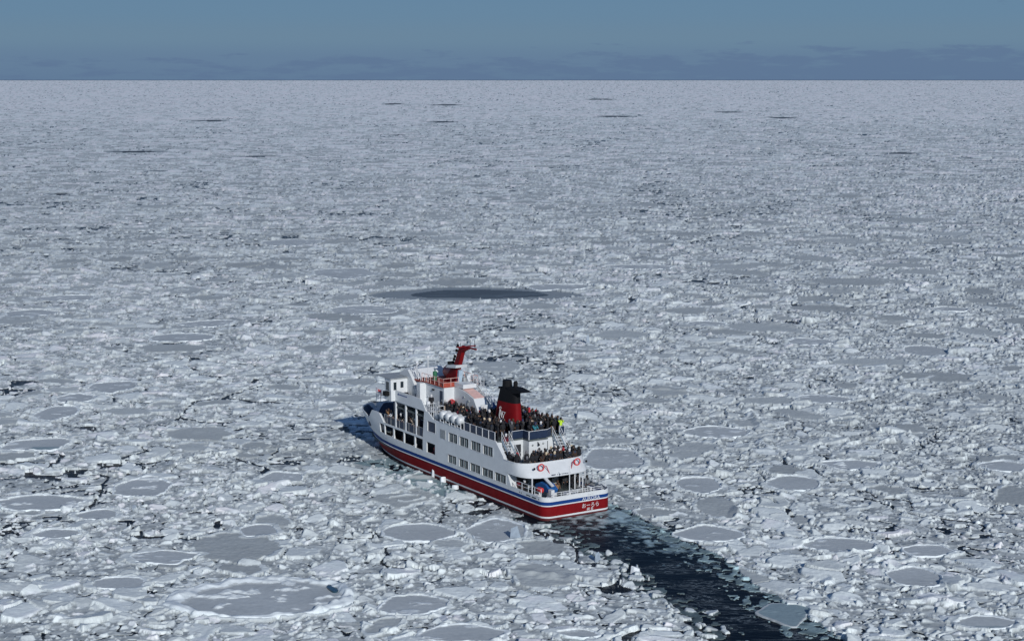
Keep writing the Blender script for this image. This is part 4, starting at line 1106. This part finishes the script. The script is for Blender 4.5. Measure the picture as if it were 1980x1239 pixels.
# writing
def text_mesh(body, size, mat, name, parent, origin, xdir, updir, extrude=.008, align='CENTER', sx=1.0):
    cu = bpy.data.curves.new('lettering', 'FONT'); cu.body = body; cu.size = size; cu.align_x = align; cu.extrude = extrude; cu.space_character = 1.05
    t = bpy.data.objects.new('lettering', cu); COL.objects.link(t)
    dg = bpy.context.evaluated_depsgraph_get(); me = bpy.data.meshes.new_from_object(t.evaluated_get(dg))
    bpy.data.objects.remove(t); 
    X_ = Vector(xdir).normalized(); Z_ = Vector(updir).normalized(); Y_ = X_.cross(Z_)
    M = Matrix((( X_.x * sx, Z_.x, Y_.x, origin[0]), (X_.y * sx, Z_.y, Y_.y, origin[1]), (X_.z * sx, Z_.z, Y_.z, origin[2]), (0, 0, 0, 1)))
    me.transform(M); me.materials.clear(); me.materials.append(mat)
    o = bpy.data.objects.new(name, me); COL.objects.link(o); o.parent = parent
    return o
# seen from astern, port (+y) is on the left, so the words run towards -y
try:
    text_mesh('AURORA', .46, M_WHITE, 'ship_name', ship, (-.022, -1.55, 1.815), (0, -1, 0), (0, 0, 1), sx=1.15)
    text_mesh('おーろら', .54, M_WHITE, 'ship_name_kana', ship, (-.012, -1.5, 1.05), (0, -1, 0), (0, 0, 1))
    text_mesh('網 走', .36, M_WHITE, 'home_port', ship, (-.012, -1.45, .70), (0, -1, 0), (0, 0, 1))
    text_mesh('― ― ―', .2, M_NAVY, 'stern_marks', ship, (-.012, -1.5, 2.30), (0, -1, 0), (0, 0, 1))
except Exception as ex:
    print('text', ex)
MB().box(-.010, .0, -2.75, -.35, 1.82, 2.14).build('name_board', M_BLUE, ship)
# freeing ports and marks along the bulwark
b = MB()
for a, c in ((4.6, 4.75), (4.25, 4.4), (2.6, 3.4), (1.55, 2.3)): b.box(a, c, 4.16, 4.247, 2.30, 2.40)
for a, c in ((1.0, 1.2), ): b.box(a, c, 4.1, 4.215, 2.28, 2.42)
b.build('freeing_port', M_BLACK, ship)
b = MB()
for k, (a, c) in enumerate(((1.25, .75), (.55, .45), (.35, .1), (0, -.3), (-.35, -.6), (-.65, -.85), (-1.0, -1.1))): b.box(3.15, 3.19, c, a, 4.02, 4.09 if k else 4.12)
b.build('warning_strip', M_NAVY, ship)
for y in (3.05, -3.55): MB().lathe([(.12, 0), (.14, -.06), (.06, -.1)], (3.72 if y > 0 else 3.85, y, 4.85), 'x', 10).build('fairlead', M_BLACK, ship)

# ---------------------------------------------------------------- things hung on the ship
def hung(o, label, cat, group=None): return tag(o, label, cat, group)
def lifebuoy(loc, rz, lab, rope=True, ropeside=-1):
    r = empty('lifebuoy', ship_to_world(loc[0], loc[1]) + (loc[2],), SHIP_RZ + rz)
    MB().torus((0, 0, 0), .34, .07, 'x', 24, 8).build('ring', M_BUOY, r, smooth=True)
    b = MB(); pts = [(-.03, .42 * ropeside, .15), (-.06, .62 * ropeside, .05), (-.1, .72 * ropeside, -.2), (-.16, .86 * ropeside, -.55), (-.22, .9 * ropeside, -.75)]
    if rope: b.path(pts, .045, 5)
    b.path([(-.02, .34 * ropeside, .2), (-.03, .42 * ropeside, .15)], .03, 5)
    b.build('rope', M_ROPE, r)
    return tag(r, lab, 'lifebuoy', 'lifebuoys hung on the ship')
lifebuoy((3.62, 2.25, 4.92), 0, 'red lifebuoy with a dangling rope on the stern bulwark, port end')
lifebuoy((3.72, -2.35, 4.95), 0, 'red lifebuoy on the stern bulwark, starboard end', ropeside=1)
lifebuoy((23.85, 1.3, 8.35), 0, 'red lifebuoy on the white wall behind the bridge', rope=False)
fl = MB(); nx = 12
for i in range(nx + 1):
    u = i / nx
    for j in range(5): fl.v.append((-1.6 * u, .12 * math.sin(u * 7 + j * .3), -.62 * j / 4 - .28 * u))
for i in range(nx):
    for j in range(4): fl.f.append((i * 5 + j, i * 5 + 5 + j, i * 5 + 6 + j, i * 5 + 1 + j)); fl.m.append(1 if (4 <= i <= 7 and 1 <= j <= 2) or (i > 8 and j > 1) else 0)
M_FLAG = material('flag_white', (0.7, 0.62, 0.64), .8, var=.05)
fo = fl.build('flag', [M_FLAG, M_BUOY]); fo.location = ship_to_world(45.0, 0) + (6.75,); fo.rotation_euler = (0, 0, SHIP_RZ)
tag(fo, 'small red and white flag flying from the bow staff', 'flag')
so = fo.modifiers.new('thick', 'SOLIDIFY'); so.thickness = .01

# ================================================================ people
def skin_mesh(verts, edges, radii, root, name, sub=1):
    me = bpy.data.meshes.new(name); me.from_pydata(verts, edges, [])
    o = bpy.data.objects.new(name, me); COL.objects.link(o)
    sk = o.modifiers.new('s', 'SKIN'); sk.use_smooth_shade = True
    me.skin_vertices[0].data
    for i, r in enumerate(radii): me.skin_vertices[0].data[i].radius = r if isinstance(r, tuple) else (r, r); me.skin_vertices[0].data[i].use_root = (i == root)
    ss = o.modifiers.new('u', 'SUBSURF'); ss.levels = sub; ss.render_levels = sub
    dg = bpy.context.evaluated_depsgraph_get(); m2 = bpy.data.meshes.new_from_object(o.evaluated_get(dg))
    bpy.data.objects.remove(o); return m2
POSES = {
 'standing': dict(la=[(-.02, .21, 1.40), (-.03, .25, 1.12), (.05, .22, .88)], ra=[(-.02, -.21, 1.40), (-.03, -.25, 1.12), (.05, -.22, .88)], lean=0.0),
 'leaning': dict(la=[(.06, .21, 1.36), (.22, .25, 1.14), (.42, .20, 1.06)], ra=[(.06, -.21, 1.36), (.22, -.25, 1.14), (.42, -.20, 1.06)], lean=.12),
 'photo': dict(la=[(.0, .21, 1.40), (.20, .24, 1.24), (.30, .08, 1.52)], ra=[(.0, -.21, 1.40), (.20, -.24, 1.24), (.30, -.08, 1.52)], lean=.02),
 'armup': dict(la=[(.0, .21, 1.42), (.12, .26, 1.62), (.14, .16, 1.88)], ra=[(-.02, -.21, 1.40), (-.03, -.25, 1.12), (.08, -.20, .95)], lean=.0),
 'pockets': dict(la=[(-.02, .21, 1.40), (-.08, .29, 1.14), (.10, .19, 1.0)], ra=[(-.02, -.21, 1.40), (-.08, -.29, 1.14), (.10, -.19, 1.0)], lean=-.02),
}
M_SKIN = material('skin', (0.36, 0.21, 0.15), .6, var=.05)
M_HAIRB = material('black_hair', (0.012, 0.010, 0.010), .6, var=.1)
TROUS = [material('trousers_black', (0.012, 0.013, 0.018), .9, var=.1), material('trousers_blue', (0.02, 0.035, 0.07), .9, var=.1), material('trousers_brown', (0.06, 0.045, 0.035), .9, var=.1)]
JCOL = {'black': (0.010, 0.010, 0.013), 'dark navy': (0.012, 0.018, 0.042), 'charcoal': (0.035, 0.037, 0.042), 'dark brown': (0.05, 0.028, 0.018), 'maroon': (0.13, 0.012, 0.025), 'red': (0.38, 0.02, 0.03),
        'beige': (0.42, 0.33, 0.25), 'white': (0.62, 0.62, 0.62), 'tan': (0.28, 0.15, 0.07), 'olive': (0.06, 0.065, 0.03), 'teal': (0.03, 0.20, 0.24), 'lime yellow': (0.55, 0.80, 0.05), 'grey': (0.16, 0.17, 0.18), 'pink': (0.45, 0.16, 0.22)}
JM = {k: material('jacket_' + k.replace(' ', '_'), v, .85, var=.12, scale=8) for k, v in JCOL.items()}
HCOL = {'black hair': None, 'dark hood': (0.014, 0.014, 0.018), 'white cap': (0.65, 0.65, 0.65), 'grey cap': (0.16, 0.16, 0.17), 'red cap': (0.4, 0.03, 0.04), 'navy cap': (0.02, 0.03, 0.08), 'brown hair': (0.06, 0.03, 0.015), 'cream cap': (0.6, 0.5, 0.35), 'blue cap': (0.05, 0.12, 0.4)}
HM = {k: (M_HAIRB if v is None else material('head_' + k.replace(' ', '_'), v, .8, var=.1)) for k, v in HCOL.items()}
BODY = {}; JACK = {}; HEADW = {}
for pn, p in POSES.items():
    l = p['lean']; hx = l * 1.15
    v = [(0, 0, .92), (l * .4, 0, 1.12), (l * .8, 0, 1.36), (hx, 0, 1.48), (hx + .02, 0, 1.58), (hx + .025, 0, 1.68)]
    e = [(0, 1), (1, 2), (2, 3), (3, 4), (4, 5)]; r = [(.14, .11), (.15, .115), (.15, .11), (.055, .055), (.085, .10), (.07, .085)]
    for s2 in (1, -1):
        k = len(v); v += [(0, .09 * s2, .84), (.02, .10 * s2, .48), (-.01, .11 * s2, .09), (.13, .12 * s2, .045)]
        e += [(0, k), (k, k + 1), (k + 1, k + 2), (k + 2, k + 3)]; r += [.10, .066, .05, .045]
    for arm in (p['la'], p['ra']):
        k = len(v); v += arm + [tuple(Vector(arm[2]) + (Vector(arm[2]) - Vector(arm[1])).normalized() * .12)]
        e += [(2, k), (k, k + 1), (k + 1, k + 2), (k + 2, k + 3)]; r += [.062, .045, .034, (.036, .02)]
    me = skin_mesh(v, e, r, 0, 'person_' + pn)
    # fingers and a thumb at the end of each arm
    bm = bmesh.new(); bm.from_mesh(me)
    for arm in (p['la'], p['ra']):
        d = (Vector(arm[2]) - Vector(arm[1])).normalized(); c = Vector(arm[2]) + d * .12; sdv = d.orthogonal().normalized(); up = d.cross(sdv)
        for q, ln in ((-.030, .055), (-.010, .068), (.010, .064), (.030, .050)):
            a0 = c + sdv * q; a1 = a0 + d * ln * .6; a2 = a1 + (d * .6 + up * .6) * ln * .6
            for s0, s1, rr2 in ((a0, a1, .009), (a1, a2, .008)):
                t = MB().tube(s0, s1, rr2, 5, rr2 * .85); vs = [bm.verts.new(x) for x in t.v]
                for f_ in t.f: bm.faces.new([vs[i] for i in f_])
        a0 = c - d * .07 + sdv * .035; t = MB().tube(a0, a0 + (d + sdv * .9).normalized() * .06, .011, 5, .009); vs = [bm.verts.new(x) for x in t.v]
        for f_ in t.f: bm.faces.new([vs[i] for i in f_])
    # nose and ears
    hc = Vector((hx + .02, 0, 1.63))
    for (a0, a1, rr2) in ((hc + Vector((.085, 0, .0)), hc + Vector((.125, 0, -.025)), .016), (hc + Vector((0, .085, 0)), hc + Vector((0, .105, .02)), .022), (hc + Vector((0, -.085, 0)), hc + Vector((0, -.105, .02)), .022)):
        t = MB().tube(a0, a1, rr2, 5, rr2 * .8); vs = [bm.verts.new(x) for x in t.v]
        for f_ in t.f: bm.faces.new([vs[i] for i in f_])
    bmesh.ops.recalc_face_normals(bm, faces=bm.faces); bm.to_mesh(me); bm.free()
    me.materials.clear(); me.materials.append(M_SKIN); me.materials.append(TROUS[0])
    me.polygons.foreach_set('use_smooth', [True] * len(me.polygons))
    me.polygons.foreach_set('material_index', [0 if (pg.center.z > 1.52 and abs(pg.center.y) < .13 and abs(pg.center.x - hx) < .16) or min((pg.center - (Vector(a_[2]) + (Vector(a_[2]) - Vector(a_[1])).normalized() * .12)).length for a_ in (p['la'], p['ra'])) < .085 else 1 for pg in me.polygons])
    BODY[pn] = me
    # padded winter jacket over trunk and arms
    v = [(0, 0, .80), (l * .4, 0, 1.10), (l * .8, 0, 1.38), (hx * .95, 0, 1.49)]; e = [(0, 1), (1, 2), (2, 3)]; r = [(.19, .145), (.19, .15), (.185, .14), (.09, .09)]
    for arm in (p['la'], p['ra']):
        k = len(v); v += arm; e += [(2, k), (k, k + 1), (k + 1, k + 2)]; r += [.092, .075, .055]
    mj = skin_mesh(v, e, r, 1, 'jacket_' + pn); mj.polygons.foreach_set('use_smooth', [True] * len(mj.polygons)); mj.materials.clear(); mj.materials.append(M_BLACK)
    JACK[pn] = mj
    b = MB(); prof = [(.126, -.05), (.134, .0), (.122, .08), (.085, .13), (.02, .15)]
    b.lathe(prof, (hx + .0, 0, 1.665), 'z', 12); b.lathe([(.06, -.24), (.115, -.17), (.128, -.06), (.126, 0)], (hx - .03, 0, 1.67), 'z', 12)
    o = b.build('t', M_BLACK, None, True); mh = o.data; bpy.data.objects.remove(o); HEADW[pn] = mh

NP = [0]
def person(X, Y, z, face, pose, jac, head, label, group, tr=0, sc=1.0):
    """X, Y: ship frame, face: heading in the ship frame (0 = forward)"""
    NP[0] += 1
    x, y = ship_to_world(X, Y)
    o = bpy.data.objects.new('person', BODY[pose]); COL.objects.link(o); o.location = (x, y, z); o.rotation_euler = (0, 0, SHIP_RZ + face); o.scale = (sc, sc, sc)
    o.material_slots[1].link = 'OBJECT'; o.material_slots[1].material = TROUS[tr]
    j = bpy.data.objects.new('jacket', JACK[pose]); COL.objects.link(j); j.parent = o; j.material_slots[0].link = 'OBJECT'; j.material_slots[0].material = JM[jac]
    hn = 'hood' if 'hood' in head else 'cap' if 'cap' in head else 'hair'
    h = bpy.data.objects.new(hn, HEADW[pose]); COL.objects.link(h); h.parent = o; h.material_slots[0].link = 'OBJECT'; h.material_slots[0].material = HM[head]
    tag(o, label, 'person', group)
    return o
PV = {'standing': 'standing', 'leaning': 'leaning on the rail', 'photo': 'holding up a camera', 'armup': 'with one arm raised', 'pockets': 'with hands in pockets'}
PS = {'standing': 'standing', 'leaning': 'leaning', 'photo': 'taking photos', 'armup': 'arm raised', 'pockets': 'hands pocketed'}
rp = random.Random(11)
JW = ['black'] * 34 + ['dark navy'] * 5 + ['charcoal'] * 4 + ['dark brown'] * 4 + ['maroon'] * 2 + ['beige', 'white', 'tan', 'olive', 'grey', 'olive', 'tan']
HW_ = ['black hair'] * 13 + ['dark hood'] * 4 + ['brown hair'] * 2 + ['grey cap', 'navy cap', 'white cap', 'cream cap', 'red cap']
placed = []
def spot_ok(X, Y, dmin):
    return all((X - a) ** 2 + (Y - b) ** 2 > dmin * dmin for a, b in placed)
def crowd(n, area, z, zone, group, dmin, rail_face=None, tries=4000, avoid=None):
    c = 0; t = 0
    while c < n and t < tries:
        t += 1
        X = rp.uniform(area[0], area[1]); Y = rp.uniform(area[2], area[3])
        if avoid and avoid(X, Y): continue
        if not spot_ok(X, Y, dmin): continue
        placed.append((X, Y)); c += 1
        pose = rp.choice(['standing', 'standing', 'pockets', 'photo', 'leaning', 'armup']); jac = rp.choice(JW); hd = rp.choice(HW_)
        f = (rp.uniform(-1.5, 1.5) + (math.pi if rp.random() < .25 else 0)) if rail_face is None else rail_face + rp.uniform(-.5, .5)
        if pose == 'leaning' and rail_face is None: pose = 'standing'
        person(X, Y, z, f, pose, jac, hd, 'person, %s jacket, %s, %s, %s' % (jac, hd, PS[pose], zone), group, rp.choice([0, 0, 1, 2]), rp.uniform(.92, 1.06))
def near_fun(X, Y): return (11.0 < X < 16.1 and abs(Y) < 1.35)
Z3 = 6.84
crowd(11, (9.7, 16.0, 3.55, 3.9), Z3, 'at the port top deck rail', 'passengers on the top deck', .48, math.pi / 2)
crowd(26, (10.2, 17.0, 1.5, 3.4), Z3, 'port side of the red funnel', 'passengers on the top deck', .50, avoid=near_fun)
crowd(22, (16.3, 17.7, -3.9, 3.0), Z3, 'just ahead of the red funnel', 'passengers on the top deck', .50)
crowd(26, (17.8, 23.6, 1.15, 3.05), Z3, 'between rafts and bridge house', 'passengers on the top deck', .48)
crowd(7, (8.5, 9.0, -1.3, .7), Z3, 'at the aft top deck rail', 'passengers on the top deck', .42, math.pi)
crowd(22, (9.4, 11.0, -3.3, 2.2), Z3, 'behind the red funnel', 'passengers on the top deck', .50)
crowd(34, (10.0, 17.5, -3.7, -1.4), Z3, 'starboard of the red funnel', 'passengers on the top deck', .50, avoid=near_fun)
crowd(12, (9.8, 17.5, -3.98, -3.75), Z3, 'at the starboard top deck rail', 'passengers on the top deck', .46, -math.pi / 2)
placed = []
Z2 = 4.30
crowd(13, (4.85, 5.2, -3.2, 3.2), Z2, 'at the middle deck aft rail', 'passengers on the middle aft deck', .42, math.pi)
crowd(14, (5.4, 7.2, -2.3, 2.5), Z2, 'middle aft deck, white wall side', 'passengers on the middle aft deck', .50)
crowd(6, (5.8, 8.2, 3.55, 3.85), Z2, 'beside the port stair', 'passengers on the middle aft deck', .45)
crowd(8, (5.2, 7.8, -3.9, -3.5), Z2, 'starboard corner, middle aft deck', 'passengers on the middle aft deck', .45)
placed = []
for X, Y, f, pose, jac, hd, lab in ((6.4, 3.3, 1.6, 'standing', 'maroon', 'black hair', 'person in maroon jacket at the port end of the mooring deck'),
    (5.2, 3.2, 2.0, 'leaning', 'black', 'white cap', 'person in black jacket and white cap leaning at the mooring deck rail'),
    (5.0, -2.7, 2.6, 'standing', 'black', 'dark hood', 'hooded person in black inside the starboard mooring deck'),
    (4.5, -3.0, 3.1, 'pockets', 'black', 'black hair', 'person in black with hands in pockets, starboard mooring deck'),
    (5.5, -2.0, 3.1, 'standing', 'charcoal', 'black hair', 'person in charcoal jacket behind the white ladder'),
    (3.4, -3.4, 3.1, 'standing', 'grey', 'black hair', 'person in grey jacket standing at the starboard stern corner'),
    (3.2, .5, 2.8, 'leaning', 'tan', 'brown hair', 'person in tan jacket bent beside the blue tarpaulin'),
    (6.6, .2, 3.1, 'standing', 'dark navy', 'black hair', 'person in dark navy jacket deep under the overhang')):
    person(X, Y, 1.67, f, pose, jac, hd, lab, 'people on the mooring deck')
# port galleries and fore deck
gp = [(34.6, 'tan', 'brown hair', 'photo'), (33.7, 'white', 'black hair', 'leaning'), (32.6, 'cream', 'cream cap', 'leaning'), (31.3, 'black', 'white cap', 'leaning'), (30.4, 'beige', 'grey cap', 'leaning'), (29.4, 'dark brown', 'black hair', 'standing'), (28.6, 'beige', 'cream cap', 'photo'), (27.9, 'beige', 'white cap', 'leaning'), (27.0, 'black', 'black hair', 'leaning')]
nth = ['foremost', 'second from the front', 'third from the front', 'fourth from the front', 'fifth from the front', 'sixth from the front', 'seventh from the front', 'eighth from the front', 'aftmost']
for (X, jac, hd, pose), wd in zip(gp, nth):
    jac = 'tan' if jac == 'cream' else jac
    person(X, 3.72, 4.30, math.pi / 2 + rp.uniform(-.3, .3), pose, jac, hd, '%s person at the middle deck gallery rail, %s jacket' % (wd, jac), 'people in the port gallery')
for (X, jac, hd), wd in zip(((34.2, 'black', 'cream cap'), (33.4, 'white', 'black hair'), (31.2, 'dark brown', 'brown hair'), (28.0, 'white', 'black hair'), (26.3, 'black', 'grey cap'), (23.6, 'maroon', 'red cap'), (23.1, 'black', 'black hair')), nth):
    person(X, 3.6, 1.67, math.pi / 2 + rp.uniform(-.4, .4), 'leaning', jac, hd, '%s person in the lower gallery opening, %s jacket' % (wd, jac), 'people in the lower port gallery')
for X, Y, jac, hd, lab in ((37.2, 2.6, 'tan', 'brown hair', 'person in tan jacket on the fore deck near the gallery'), (37.9, 1.2, 'dark brown', 'black hair', 'person in dark brown jacket in the middle of the fore deck'),
                           (36.6, .2, 'black', 'dark hood', 'hooded person in black close to the bridge front'), (38.4, -1.0, 'black', 'black hair', 'person in black on the starboard side of the fore deck')):
    person(X, Y, 3.40, .3, 'standing', jac, hd, lab, 'people on the fore deck')
person(24.9, 3.35, 7.52, 2.6, 'standing', 'black', 'white cap', 'crew member in black with a white cap beside the white frames', None)
person(9.15, -3.85, Z3, math.pi, 'photo', 'lime yellow', 'black hair', 'person in lime yellow vest at the aft starboard corner of the top deck', None)
person(10.6, -4.0 + .15, Z3, -1.5, 'photo', 'teal', 'white cap', 'person in teal jacket and white cap at the starboard rail', None)
person(8.5, -.1, Z3, math.pi, 'leaning', 'teal', 'navy cap', 'person in teal jacket leaning on the aft rail', None)
person(9.0, 3.2, 5.85, math.pi, 'standing', 'maroon', 'white cap', 'person in maroon jacket and white cap stepping down the port stair', None)
print('people', NP[0])
